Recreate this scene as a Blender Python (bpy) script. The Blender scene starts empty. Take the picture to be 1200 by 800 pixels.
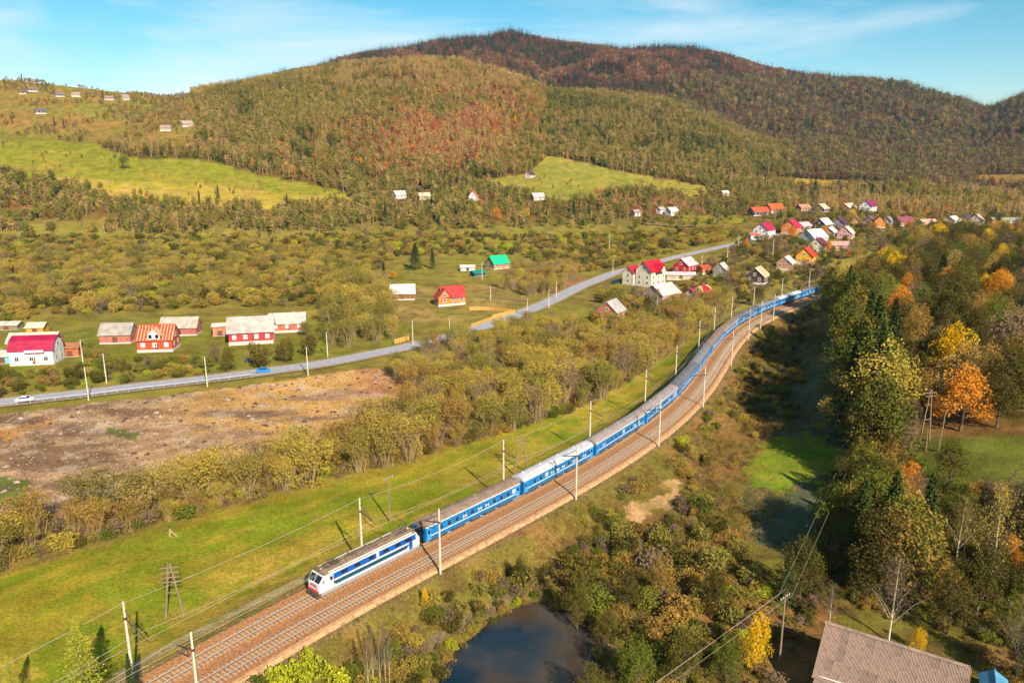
import bpy, math, random
import numpy as np
from mathutils import Vector, Matrix

# ------------------------------------------------------------------ camera, sky, sun, exposure
SC = bpy.context.scene
F, W0, H0 = 900.0, 1200.0, 800.0          # focal length in photo pixels, photo size
CAMZ = 62.0
PITCH = math.atan((400.0 - 185.0) / F)
CP, SP = math.cos(PITCH), math.sin(PITCH)
cam_d = bpy.data.cameras.new('camera')
cam = bpy.data.objects.new('camera', cam_d)
SC.collection.objects.link(cam)
cam.location = (0, 0, CAMZ)
cam.rotation_euler = (math.radians(90) - PITCH, 0, 0)
cam_d.sensor_width = 36.0
cam_d.lens = 36.0 * F / W0
cam_d.clip_start = 0.5
cam_d.clip_end = 20000
SC.camera = cam

SUN_EL = math.radians(33)
SUN_AZ = math.radians(25)                  # sun stands behind the camera, this far to its right
sun_dir = Vector((math.sin(SUN_AZ) * math.cos(SUN_EL), -math.cos(SUN_AZ) * math.cos(SUN_EL), math.sin(SUN_EL)))
sd = bpy.data.lights.new('sun', 'SUN')
sd.energy = 5.0
sd.angle = math.radians(0.5)
sd.color = (1.0, 0.90, 0.755)
sun = bpy.data.objects.new('sun', sd)
SC.collection.objects.link(sun)
sun.rotation_euler = sun_dir.to_track_quat('Z', 'Y').to_euler()
sun.location = (60, -100, 200)

world = bpy.data.worlds.new('World')
SC.world = world
world.use_nodes = True
wn, wl = world.node_tree.nodes, world.node_tree.links
wn.clear()
w_out = wn.new('ShaderNodeOutputWorld')
w_bg = wn.new('ShaderNodeBackground')
w_sky = wn.new('ShaderNodeTexSky')
w_sky.sky_type = 'NISHITA'
w_sky.sun_disc = False
w_sky.sun_elevation = SUN_EL
w_sky.sun_rotation = math.pi - SUN_AZ
w_sky.altitude = 500
w_sky.air_density = 1.0
w_sky.dust_density = 0.3
w_sky.ozone_density = 2.0
w_bg.inputs['Strength'].default_value = 0.057
# thin cirrus veils over the whole sky
w_tc = wn.new('ShaderNodeTexCoord')
w_map = wn.new('ShaderNodeMapping')
w_map.inputs['Scale'].default_value = (1.3, 1.3, 7.0)
w_map.inputs['Location'].default_value = (0.35, 0.1, 0.2)
w_map.inputs['Rotation'].default_value = (0.0, math.radians(9), 0.3)
w_n = wn.new('ShaderNodeTexNoise')
w_n.inputs['Scale'].default_value = 1.5
w_n.inputs['Detail'].default_value = 7
w_n.inputs['Roughness'].default_value = 0.55
w_n.inputs['Distortion'].default_value = 0.6
w_r = wn.new('ShaderNodeValToRGB')
w_r.color_ramp.elements[0].position = 0.46
w_r.color_ramp.elements[0].color = (0, 0, 0, 1)
w_r.color_ramp.elements[1].position = 0.66
w_r.color_ramp.elements[1].color = (0.62, 0.62, 0.62, 1)
w_hs = wn.new('ShaderNodeHueSaturation')
w_hs.inputs['Hue'].default_value = 0.475
w_hs.inputs['Saturation'].default_value = 1.45
w_hs.inputs['Value'].default_value = 1.0
w_mx = wn.new('ShaderNodeMix')
w_mx.data_type = 'RGBA'
w_mx.inputs['B'].default_value = (7.4, 8.0, 8.3, 1)
wl.new(w_tc.outputs['Generated'], w_map.inputs['Vector'])
wl.new(w_map.outputs['Vector'], w_n.inputs['Vector'])
wl.new(w_n.outputs['Fac'], w_r.inputs['Fac'])
wl.new(w_sky.outputs['Color'], w_hs.inputs['Color'])
wl.new(w_hs.outputs['Color'], w_mx.inputs['A'])
wl.new(w_r.outputs['Color'], w_mx.inputs['Factor'])
wl.new(w_mx.outputs['Result'], w_bg.inputs['Color'])
wl.new(w_bg.outputs['Background'], w_out.inputs['Surface'])

SC.view_settings.view_transform = 'Standard'
SC.view_settings.look = 'None'
SC.view_settings.gamma = 1.0
SC.view_settings.use_curve_mapping = False
SC.view_settings.exposure = 1.15
SC.cycles.max_bounces = 5
SC.cycles.diffuse_bounces = 2
SC.cycles.glossy_bounces = 2
SC.cycles.transmission_bounces = 3
SC.cycles.transparent_max_bounces = 4
SC.cycles.volume_bounces = 0
SC.cycles.use_adaptive_sampling = True
SC.cycles.adaptive_threshold = 0.02
SC.cycles.use_denoising = True
SC.cycles.caustics_reflective = False
SC.cycles.caustics_refractive = False

# ------------------------------------------------------------------ helpers
rng = np.random.default_rng(7)
random.seed(7)
COL = SC.collection


def lin(c, k=1.0):
    """sRGB 0-255 -> linear RGBA times k"""
    o = []
    for v in c:
        v = v / 255.0
        o.append((v / 12.92 if v <= 0.04045 else ((v + 0.055) / 1.055) ** 2.4) * k)
    return (o[0], o[1], o[2], 1.0)


def smooth(a, b, x):
    t = np.clip((np.asarray(x, float) - a) / (b - a), 0, 1)
    return t * t * (3 - 2 * t)


def _hash(ix, iy, seed):
    h = (ix.astype(np.int64) * 374761393 + iy.astype(np.int64) * 668265263 + seed * 974711) & 0x7fffffff
    h = ((h ^ (h >> 13)) * 1274126177) & 0x7fffffff
    return ((h ^ (h >> 16)) & 0xffff) / 65535.0


def vnoise(x, y, seed=0):
    x = np.asarray(x, float); y = np.asarray(y, float)
    ix, iy = np.floor(x), np.floor(y)
    fx, fy = x - ix, y - iy
    fx, fy = fx * fx * (3 - 2 * fx), fy * fy * (3 - 2 * fy)
    a, b = _hash(ix, iy, seed), _hash(ix + 1, iy, seed)
    c, d = _hash(ix, iy + 1, seed), _hash(ix + 1, iy + 1, seed)
    return (a * (1 - fx) + b * fx) * (1 - fy) + (c * (1 - fx) + d * fx) * fy


def fbm(x, y, seed=0, o=4):
    s, a, t = 0, 1.0, 0
    for k in range(o):
        s = s + a * vnoise(np.asarray(x) * 2 ** k, np.asarray(y) * 2 ** k, seed + k * 17)
        t += a
        a *= 0.5
    return s / t


def proj(X, Y, Z):
    X, Y, Z = np.asarray(X, float), np.asarray(Y, float), np.asarray(Z, float) - CAMZ
    yc = Y * SP + Z * CP
    zc = np.maximum(Y * CP - Z * SP, 1e-3)
    return 600 + F * X / zc, 400 - F * yc / zc


def ray(px, py):
    u = (np.asarray(px, float) - 600) / F
    v = (400 - np.asarray(py, float)) / F
    return u, CP + v * SP, -SP + v * CP


def plane_pt(px, py, z=0.0):
    a, b, c = ray(px, py)
    t = (z - CAMZ) / c
    return a * t, b * t


# ------------------------------------------------------------------ railway alignment: X as a function of Y
_tp = [(250, 764), (366, 700), (474, 641), (597, 589), (679, 543), (737, 505), (777, 474), (803, 449), (824, 423), (851, 394),
       (876, 373), (903, 361), (925, 354), (949, 346)]
_tw = np.array([plane_pt(*p, 0.2) for p in _tp])
_tc = np.polyfit((_tw[:, 1] - 220) / 150, _tw[:, 0], 5, w=[1.5, 2, 2, 2, 2, 2, 1, 1, 1, 1, 1, 1, 1, .7])
_Y0, _Y1 = 88.0, 352.0


def track_x(Y):
    Y = np.asarray(Y, float)
    yc = np.clip(Y, _Y0, _Y1)
    p = np.polyval(_tc, (yc - 220) / 150)
    d = np.polyval(np.polyder(_tc), (yc - 220) / 150) / 150
    return p + d * (Y - yc)


_ty = np.linspace(30, 460, 3000)
_tx = track_x(_ty)
_ts = np.concatenate([[0], np.cumsum(np.hypot(np.diff(_tx), np.diff(_ty)))])


def track_at(s, off=0.0):
    """point and heading (pointing away from the camera) on the train's track, off metres to its right"""
    x, y = np.interp(s, _ts, _tx), np.interp(s, _ts, _ty)
    x2, y2 = np.interp(s + .5, _ts, _tx), np.interp(s + .5, _ts, _ty)
    x1, y1 = np.interp(s - .5, _ts, _tx), np.interp(s - .5, _ts, _ty)
    hx, hy = x2 - x1, y2 - y1
    n = np.hypot(hx, hy)
    hx, hy = hx / n, hy / n
    return x + hy * off, y - hx * off, hx, hy


def track_s(X, Y):
    """signed distance to the right of the middle between the two tracks"""
    d = (track_x(np.asarray(Y) + 1) - track_x(np.asarray(Y) - 1)) / 2
    return (X - track_x(Y)) / np.sqrt(1 + d * d) - 2.3


# ------------------------------------------------------------------ terrain heights
# columns: photo x -> list of (depth Y, photo y of the ground there)
_cols = {
    -500: [(560, 285), (680, 212), (800, 168), (1150, 95), (1600, 100), (2600, 95)],
    0: [(560, 285), (680, 213), (800, 167), (900, 156), (1150, 93), (1500, 112), (2600, 105)],
    50: [(560, 285), (680, 216), (800, 171), (900, 160), (1150, 94), (1500, 112), (2600, 108)],
    100: [(560, 285), (680, 219), (800, 176), (900, 164), (1150, 101), (1500, 125), (2600, 112)],
    200: [(560, 284), (660, 233), (790, 187), (900, 158), (1160, 112), (1500, 130), (2600, 112)],
    250: [(560, 283), (650, 238), (770, 197), (900, 160), (1200, 114), (1500, 130), (2600, 108)],
    300: [(560, 281), (650, 242), (745, 211), (900, 165), (1250, 102), (1600, 120), (2600, 100)],
    400: [(555, 280), (650, 248), (720, 228), (900, 160), (1280, 83), (1600, 105), (2300, 75)],
    460: [(555, 280), (650, 248), (720, 230), (900, 165), (1290, 78), (1650, 100), (2300, 66)],
    520: [(550, 280), (650, 248), (720, 232), (900, 168), (1300, 77), (1650, 100), (2300, 50)],
    560: [(550, 280), (650, 246), (730, 226), (900, 165), (1290, 79), (1650, 95), (2300, 47)],
    600: [(545, 280), (650, 246), (730, 224), (860, 190), (1270, 91), (1650, 100), (2300, 42)],
    640: [(545, 280), (650, 246), (720, 224), (860, 187), (1230, 108), (1600, 112), (2300, 49)],
    700: [(540, 282), (640, 250), (720, 228), (860, 196), (1220, 110), (1600, 115), (2300, 58)],
    760: [(535, 282), (640, 252), (720, 232), (860, 207), (1200, 117), (1550, 122), (2300, 59)],
    800: [(480, 298), (540, 278), (640, 254), (740, 235), (860, 214), (1180, 128), (1550, 130), (2300, 60)],
    850: [(440, 305), (530, 277), (640, 252), (760, 235), (880, 214), (1150, 150), (1500, 140), (2200, 73)],
    900: [(430, 304), (520, 274), (640, 249), (780, 235), (900, 216), (1120, 178), (1500, 150), (2150, 88)],
    960: [(430, 302), (520, 272), (640, 247), (800, 234), (920, 216), (1120, 192), (1500, 155), (2100, 97)],
    1020: [(430, 302), (520, 272), (640, 247), (800, 234), (950, 216), (1200, 190), (1500, 160), (2050, 101)],
    1080: [(430, 302), (520, 272), (640, 248), (800, 236), (950, 218), (1200, 192), (1500, 165), (2000, 116)],
    1130: [(430, 302), (520, 272), (640, 248), (800, 236), (950, 220), (1200, 195), (1500, 172), (1950, 133)],
    1165: [(430, 302), (520, 272), (640, 248), (800, 236), (950, 220), (1200, 190), (1500, 160), (1800, 122)],
    1210: [(430, 302), (520, 272), (640, 248), (800, 236), (950, 218), (1200, 180), (1500, 145), (1750, 113)],
    1700: [(430, 302), (520, 272), (640, 248), (800, 230), (950, 200), (1200, 160), (1500, 110), (1750, 95)],
}
_cpx = np.array(sorted(_cols))
_gy = np.concatenate([np.linspace(0, 400, 60, endpoint=False), np.arange(400, 3600, 10.0)])
_tab = []
for c in _cpx:
    ys, zs = [0, 300, 400], [-2.6, -2.6, -2.2]
    for Y, yi in _cols[int(c)]:
        a, b, cc = ray(c, yi)
        ys.append(Y)
        zs.append(CAMZ + Y * cc / b)
    if c <= 700:
        ys.insert(3, 500); zs.insert(3, -0.8)
    ys += [3600]
    zs += [zs[-1] * 0.8]
    zz = np.interp(_gy, ys, zs)
    k = np.hanning(9); k /= k.sum()
    zs2 = np.convolve(np.pad(zz, 4, mode='edge'), k, mode='valid')
    _tab.append(zs2)
_tab = np.array(_tab)
_cfine = np.arange(-500, 1701, 5.0)
_tabf = np.array([np.interp(_cfine, _cpx, _tab[:, j]) for j in range(len(_gy))]).T
_k = np.hanning(9); _k /= _k.sum()
_tabf = np.array([np.convolve(np.pad(_tabf[:, j], 4, mode='edge'), _k, mode='valid') for j in range(len(_gy))]).T

POND = [(505, 850), (522, 792), (540, 764), (565, 742), (600, 716), (640, 711), (676, 722), (696, 744), (694, 775), (690, 815), (670, 860), (560, 880)]


def in_poly(px, py, poly):
    px = np.asarray(px, float); py = np.asarray(py, float)
    r = np.zeros(px.shape, bool)
    n = len(poly)
    for i in range(n):
        x1, y1 = poly[i]; x2, y2 = poly[(i + 1) % n]
        c = ((y1 > py) != (y2 > py)) & (px < (x2 - x1) * (py - y1) / (y2 - y1 + 1e-12) + x1)
        r ^= c
    return r


POND_Z = -4.7
_pw = [plane_pt(x, y, POND_Z) for x, y in POND]
for _ in range(2):
    _q = []
    for i in range(len(_pw)):
        a, b = np.array(_pw[i]), np.array(_pw[(i + 1) % len(_pw)])
        _q += [tuple(a * .75 + b * .25), tuple(a * .25 + b * .75)]
    _pw = _q
_pw = [(x + (float(vnoise(x * .45, y * .45, 77)) - .5) * 1.6, y + (float(vnoise(x * .45, y * .45, 78)) - .5) * 1.6) for x, y in _pw]


def poly_soft(X, Y, poly, m):
    """about 1 inside, falling to 0 over m metres outside"""
    P = np.array(poly)
    d = np.full(np.shape(X), 1e9)
    for i in range(len(P)):
        a, b = P[i], P[(i + 1) % len(P)]
        ab = b - a
        t = np.clip(((X - a[0]) * ab[0] + (Y - a[1]) * ab[1]) / (ab @ ab), 0, 1)
        d = np.minimum(d, np.hypot(X - a[0] - t * ab[0], Y - a[1] - t * ab[1]))
    ins = in_poly(X, Y, poly)
    return np.where(ins, 1.0, 1 - smooth(0, m, d))


_CU, _CF, _CM = np.array([-9.0, 9.0]), np.zeros(2), np.zeros(2)


def height(X, Y):
    X = np.asarray(X, float); Y = np.asarray(Y, float)
    sh = np.broadcast(X, Y).shape
    X = np.broadcast_to(X, sh).ravel(); Y = np.broadcast_to(Y, sh).ravel()
    px = np.clip(600 + F * X / np.maximum(Y, 50), -500, 1700)
    fx = np.clip((px + 500) / 5, 0, len(_cfine) - 1.001)
    fy = np.interp(Y, _gy, np.arange(len(_gy)))
    fy = np.clip(fy, 0, len(_gy) - 1.001)
    i, j = fx.astype(int), fy.astype(int)
    u, v = fx - i, fy - j
    z = (_tabf[i, j] * (1 - u) + _tabf[i + 1, j] * u) * (1 - v) + (_tabf[i, j + 1] * (1 - u) + _tabf[i + 1, j + 1] * u) * v
    # relief on the hills
    hill = smooth(560, 800, Y)
    z = z + hill * ((fbm(X / 160, Y / 160, 3) - .5) * 16 + (fbm(X / 45, Y / 45, 5) - .5) * 4) * np.clip(Y / 1200, .3, 1.2)
    far = smooth(1350, 1700, Y)
    fold = np.abs(fbm(X / 230 + .3 * np.sin(Y / 300), Y / 900, 13, 3) - .5) * 2
    z = z + hill * (1 - far) * (fold - .3) * 34 * smooth(650, 950, Y) * smooth(130, 260, px) + far * (fold - .3) * 75 * (1 - .6 * smooth(2000, 2300, Y))
    z = z + (1 - hill) * (fbm(X / 30, Y / 30, 8) - .5) * .7
    uu = X / np.maximum(Y, 50)
    z = z + np.interp(uu, _CU, _CF) * Y * smooth(1500, 2050, Y) + np.interp(uu, _CU, _CM) * Y * smooth(760, 1150, Y) * (1 - smooth(1400, 1600, Y))
    near = 1 - smooth(380, 470, Y)
    s = track_s(X, Y)
    # embankment
    z = z + near * (np.exp(-(np.maximum(np.abs(s) - 6.2, 0) / np.where(s < 0, 5.2, 3.8)) ** 2) * (-0.35 - z))
    right = smooth(7, 17, s)
    z = z + near * right * (-1.4 + (fbm(X / 9, Y / 9, 21) - .5) * 1.3)
    # wooded slope on the right
    x0 = np.interp(Y, [0, 80, 120, 160, 200, 260, 320, 400], [90, 84, 77, 73, 77, 95, 121, 180])
    rise = np.maximum(X - x0, 0)
    z = z + near * (17 * (1 - np.exp(-rise * 0.75 / 17))) * smooth(0, 9, rise)
    # pond basin
    pm = poly_soft(X, Y, _pw, 5.0)
    z = z * (1 - pm) + pm * np.minimum(z, POND_Z - 0.9 * pm + .25)
    return z.reshape(sh)


# bring the two skylines to where the photograph has them (less the height of the trees on them)
_sky_far = [(330, 84), (400, 74), (440, 66), (480, 60), (520, 51), (555, 47), (575, 47), (598, 39), (620, 46), (645, 52), (680, 57), (720, 61), (760, 59), (800, 60), (840, 70), (880, 83), (920, 90), (960, 95), (1000, 97), (1040, 101), (1080, 113), (1110, 123), (1132, 131), (1150, 126), (1170, 116), (1210, 110), (1300, 104)]
_sky_mid = [(0, 93), (50, 95), (100, 101), (150, 107), (200, 113), (225, 117), (250, 111), (300, 101), (350, 92), (400, 82), (450, 77), (500, 75), (540, 76), (570, 83), (600, 92), (630, 104), (650, 110), (700, 112), (760, 118), (800, 131), (850, 153), (900, 178), (950, 195)]
_px = np.arange(-100, 1301, 10.0)
_Yf = np.arange(1700, 2600, 12.0); _Ym = np.arange(900, 1400, 10.0)
_cf = np.zeros(len(_px)); _cm = np.zeros(len(_px))


def _slope(px, py):
    a, b, c = ray(px, py)
    return c / b


for _ in range(3):
    U = (_px - 600) / F
    _CU = U
    _CF, _CM = _cf.copy(), _cm.copy()
    # photo x of a point depends on its height a little: use the depth-wise direction of the ridge
    gf = (height(U[:, None] * _Yf[None], np.broadcast_to(_Yf, (len(U), len(_Yf)))) - CAMZ) / _Yf
    gm_ = (height(U[:, None] * _Ym[None], np.broadcast_to(_Ym, (len(U), len(_Ym)))) - CAMZ) / _Ym
    want_f = np.array([_slope(p, np.interp(p, *zip(*_sky_far))) for p in _px])
    want_m = np.array([_slope(p, np.interp(p, *zip(*_sky_mid))) for p in _px])
    _cf += smooth(370, 450, _px) * (want_f - gf.max(1))
    _cm += (1 - smooth(780, 940, _px)) * (want_m - gm_.max(1))
_CF, _CM = _cf.copy(), _cm.copy()

_marchY = np.concatenate([np.arange(40, 500, 1.0), np.arange(500, 2600, 4.0)])


def ground(px, py):
    """first point of the terrain along the ray through a photo pixel"""
    a, b, c = ray(px, py)
    X = a / b * _marchY
    Zr = CAMZ + c / b * _marchY
    d = Zr - height(X, _marchY)
    k = np.argmax(d < 0)
    if d[k] >= 0:
        k = len(d) - 1
    t = d[k - 1] / (d[k - 1] - d[k] + 1e-9)
    Y = _marchY[k - 1] + t * (_marchY[k] - _marchY[k - 1])
    X = a / b * Y
    return float(X), float(Y), float(height(X, Y))


# ------------------------------------------------------------------ materials
MATS = {}


def new_mat(name):
    m = bpy.data.materials.new(name)
    m.use_nodes = True
    m.node_tree.nodes.clear()
    return m, m.node_tree.nodes, m.node_tree.links


def mat(name, rgb, rough=0.7, var=0.12, scale=1.2, metal=0.0, bump=0.0, spec=0.3, k=1.0, wave=None, rust=None):
    """painted / weathered surface: colour with mottling, optional ribs (wave=(scale, axis)) and dirt"""
    if name in MATS:
        return MATS[name]
    m, n, l = new_mat(name)
    out = n.new('ShaderNodeOutputMaterial'); b = n.new('ShaderNodeBsdfPrincipled')
    tc = n.new('ShaderNodeTexCoord')
    no = n.new('ShaderNodeTexNoise')
    no.inputs['Scale'].default_value = scale
    no.inputs['Detail'].default_value = 6
    no.inputs['Roughness'].default_value = 0.65
    r = n.new('ShaderNodeValToRGB')
    c = lin(rgb, k)
    lo = tuple(v * (1 - var * 1.6) for v in c[:3]) + (1,)
    hi = tuple(min(v * (1 + var), 1) for v in c[:3]) + (1,)
    r.color_ramp.elements[0].position = 0.3
    r.color_ramp.elements[0].color = lin(rust, k) if rust else lo
    r.color_ramp.elements[1].position = 0.7
    r.color_ramp.elements[1].color = hi
    if rust:
        e = r.color_ramp.elements.new(0.42); e.color = c
    l.new(tc.outputs['Object'], no.inputs['Vector'])
    l.new(no.outputs['Fac'], r.inputs['Fac'])
    l.new(r.outputs['Color'], b.inputs['Base Color'])
    b.inputs['Roughness'].default_value = rough
    b.inputs['Metallic'].default_value = metal
    b.inputs['Specular IOR Level'].default_value = spec
    h = no.outputs['Fac']
    if bump or wave:
        bp = n.new('ShaderNodeBump')
        bp.inputs['Strength'].default_value = bump or 0.6
        bp.inputs['Distance'].default_value = 0.06
        if wave:
            wv = n.new('ShaderNodeTexWave')
            wv.bands_direction = wave[1]
            wv.inputs['Scale'].default_value = wave[0]
            wv.inputs['Distortion'].default_value = 0.15
            l.new(tc.outputs['Object'], wv.inputs['Vector'])
            h = wv.outputs['Fac']
        l.new(h, bp.inputs['Height'])
        l.new(bp.outputs['Normal'], b.inputs['Normal'])
    l.new(b.outputs['BSDF'], out.inputs['Surface'])
    MATS[name] = m
    return m


def leaf_mat(name, stops, k=0.55, trans=0.25):
    """foliage: colour picked per plant and per leaf from a row of leaf colours"""
    m, n, l = new_mat(name)
    out = n.new('ShaderNodeOutputMaterial')
    oi = n.new('ShaderNodeObjectInfo')
    at = n.new('ShaderNodeAttribute'); at.attribute_name = 'lv'
    m1 = n.new('ShaderNodeMath'); m1.operation = 'MULTIPLY'; m1.inputs[1].default_value = 0.62
    m2 = n.new('ShaderNodeMath'); m2.operation = 'MULTIPLY_ADD'; m2.inputs[1].default_value = 0.38
    r = n.new('ShaderNodeValToRGB')
    els = r.color_ramp.elements
    while len(els) < len(stops):
        els.new(0.5)
    for i, c in enumerate(stops):
        els[i].position = i / max(len(stops) - 1, 1)
        els[i].color = lin(c, k)
    l.new(oi.outputs['Random'], m1.inputs[0])
    l.new(at.outputs['Fac'], m2.inputs[0])
    l.new(m1.outputs[0], m2.inputs[2])
    l.new(m2.outputs[0], r.inputs['Fac'])
    d = n.new('ShaderNodeBsdfDiffuse')
    l.new(r.outputs['Color'], d.inputs['Color'])
    if trans:
        t = n.new('ShaderNodeBsdfTranslucent')
        l.new(r.outputs['Color'], t.inputs['Color'])
        mx = n.new('ShaderNodeMixShader'); mx.inputs['Fac'].default_value = trans
        l.new(d.outputs[0], mx.inputs[1]); l.new(t.outputs[0], mx.inputs[2])
        l.new(mx.outputs[0], out.inputs['Surface'])
    else:
        l.new(d.outputs[0], out.inputs['Surface'])
    MATS[name] = m
    return m


# ------------------------------------------------------------------ mesh building
class MB:
    """collects shapes; build() links them as one mesh object"""

    def __init__(self):
        self.v, self.f = [], []

    def add(self, vs, fs):
        o = len(self.v)
        self.v += [tuple(map(float, p)) for p in vs]
        self.f += [tuple(i + o for i in q) for q in fs]
        return self

    def box(self, x0, x1, y0, y1, z0, z1):
        vs = [(x0, y0, z0), (x1, y0, z0), (x1, y1, z0), (x0, y1, z0), (x0, y0, z1), (x1, y0, z1), (x1, y1, z1), (x0, y1, z1)]
        return self.add(vs, [(3, 2, 1, 0), (4, 5, 6, 7), (0, 1, 5, 4), (1, 2, 6, 5), (2, 3, 7, 6), (3, 0, 4, 7)])

    def prism(self, prof, a, b, axis='x'):
        """closed profile [(u, v)] extruded from a to b along axis (x: profile is y,z; y: profile is x,z)"""
        n = len(prof)
        vs = [((a, u, v) if axis == 'x' else (u, a, v)) for u, v in prof] + [((b, u, v) if axis == 'x' else (u, b, v)) for u, v in prof]
        fs = [tuple(range(n - 1, -1, -1)), tuple(range(n, 2 * n))]
        for i in range(n):
            j = (i + 1) % n
            fs.append((i, j, n + j, n + i))
        return self.add(vs, fs)

    def tube(self, pts, rad, n=6, cap=True):
        pts = [Vector(p) for p in pts]
        if not hasattr(rad, '__len__'):
            rad = [rad] * len(pts)
        rings = []
        up = Vector((0.13, 0.31, 0.94))
        for i, p in enumerate(pts):
            d = (pts[min(i + 1, len(pts) - 1)] - pts[max(i - 1, 0)])
            d = d.normalized() if d.length > 1e-9 else Vector((0, 0, 1))
            a = d.cross(up)
            if a.length < 0.05:
                a = d.cross(Vector((1, 0, 0)))
            a.normalize(); b = d.cross(a)
            rings.append([p + (a * math.cos(2 * math.pi * k / n) + b * math.sin(2 * math.pi * k / n)) * rad[i] for k in range(n)])
        vs = [q for r_ in rings for q in r_]
        fs = []
        for i in range(len(rings) - 1):
            for k in range(n):
                fs.append((i * n + k, i * n + (k + 1) % n, (i + 1) * n + (k + 1) % n, (i + 1) * n + k))
        if cap:
            fs.append(tuple(range(n - 1, -1, -1)))
            fs.append(tuple((len(rings) - 1) * n + k for k in range(n)))
        return self.add(vs, fs)

    def data(self, name, m=None):
        me = bpy.data.meshes.new(name)
        me.from_pydata(self.v, [], self.f)
        if m:
            me.materials.append(m)
        me.update()
        return me

    def build(self, name, m, parent=None, loc=(0, 0, 0), rz=0.0):
        return link(name, self.data(name, m), parent, loc, rz)


def link(name, data, parent=None, loc=(0, 0, 0), rz=0.0):
    o = bpy.data.objects.new(name, data)
    COL.objects.link(o)
    o.parent = parent
    o.location = loc
    o.rotation_euler = (0, 0, rz)
    return o


def tag(o, label=None, cat=None, group=None, kind=None):
    if label: o['label'] = label
    if cat: o['category'] = cat
    if group: o['group'] = group
    if kind: o['kind'] = kind
    return o


def thing(name, label, cat, loc=(0, 0, 0), rz=0.0, group=None):
    return tag(link(name, None, None, loc, rz), label, cat, group)


def copy_tree(o, parent=None):
    c = o.copy()
    COL.objects.link(c)
    c.parent = parent
    for ch in o.children:
        copy_tree(ch, c)
    return c

# ------------------------------------------------------------------ ground: one sheet with the colours of what covers it
def L3(c):
    return np.array(lin(c)[:3])


AK = 0.56      # albedo of ground covers relative to their sunlit look


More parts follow.
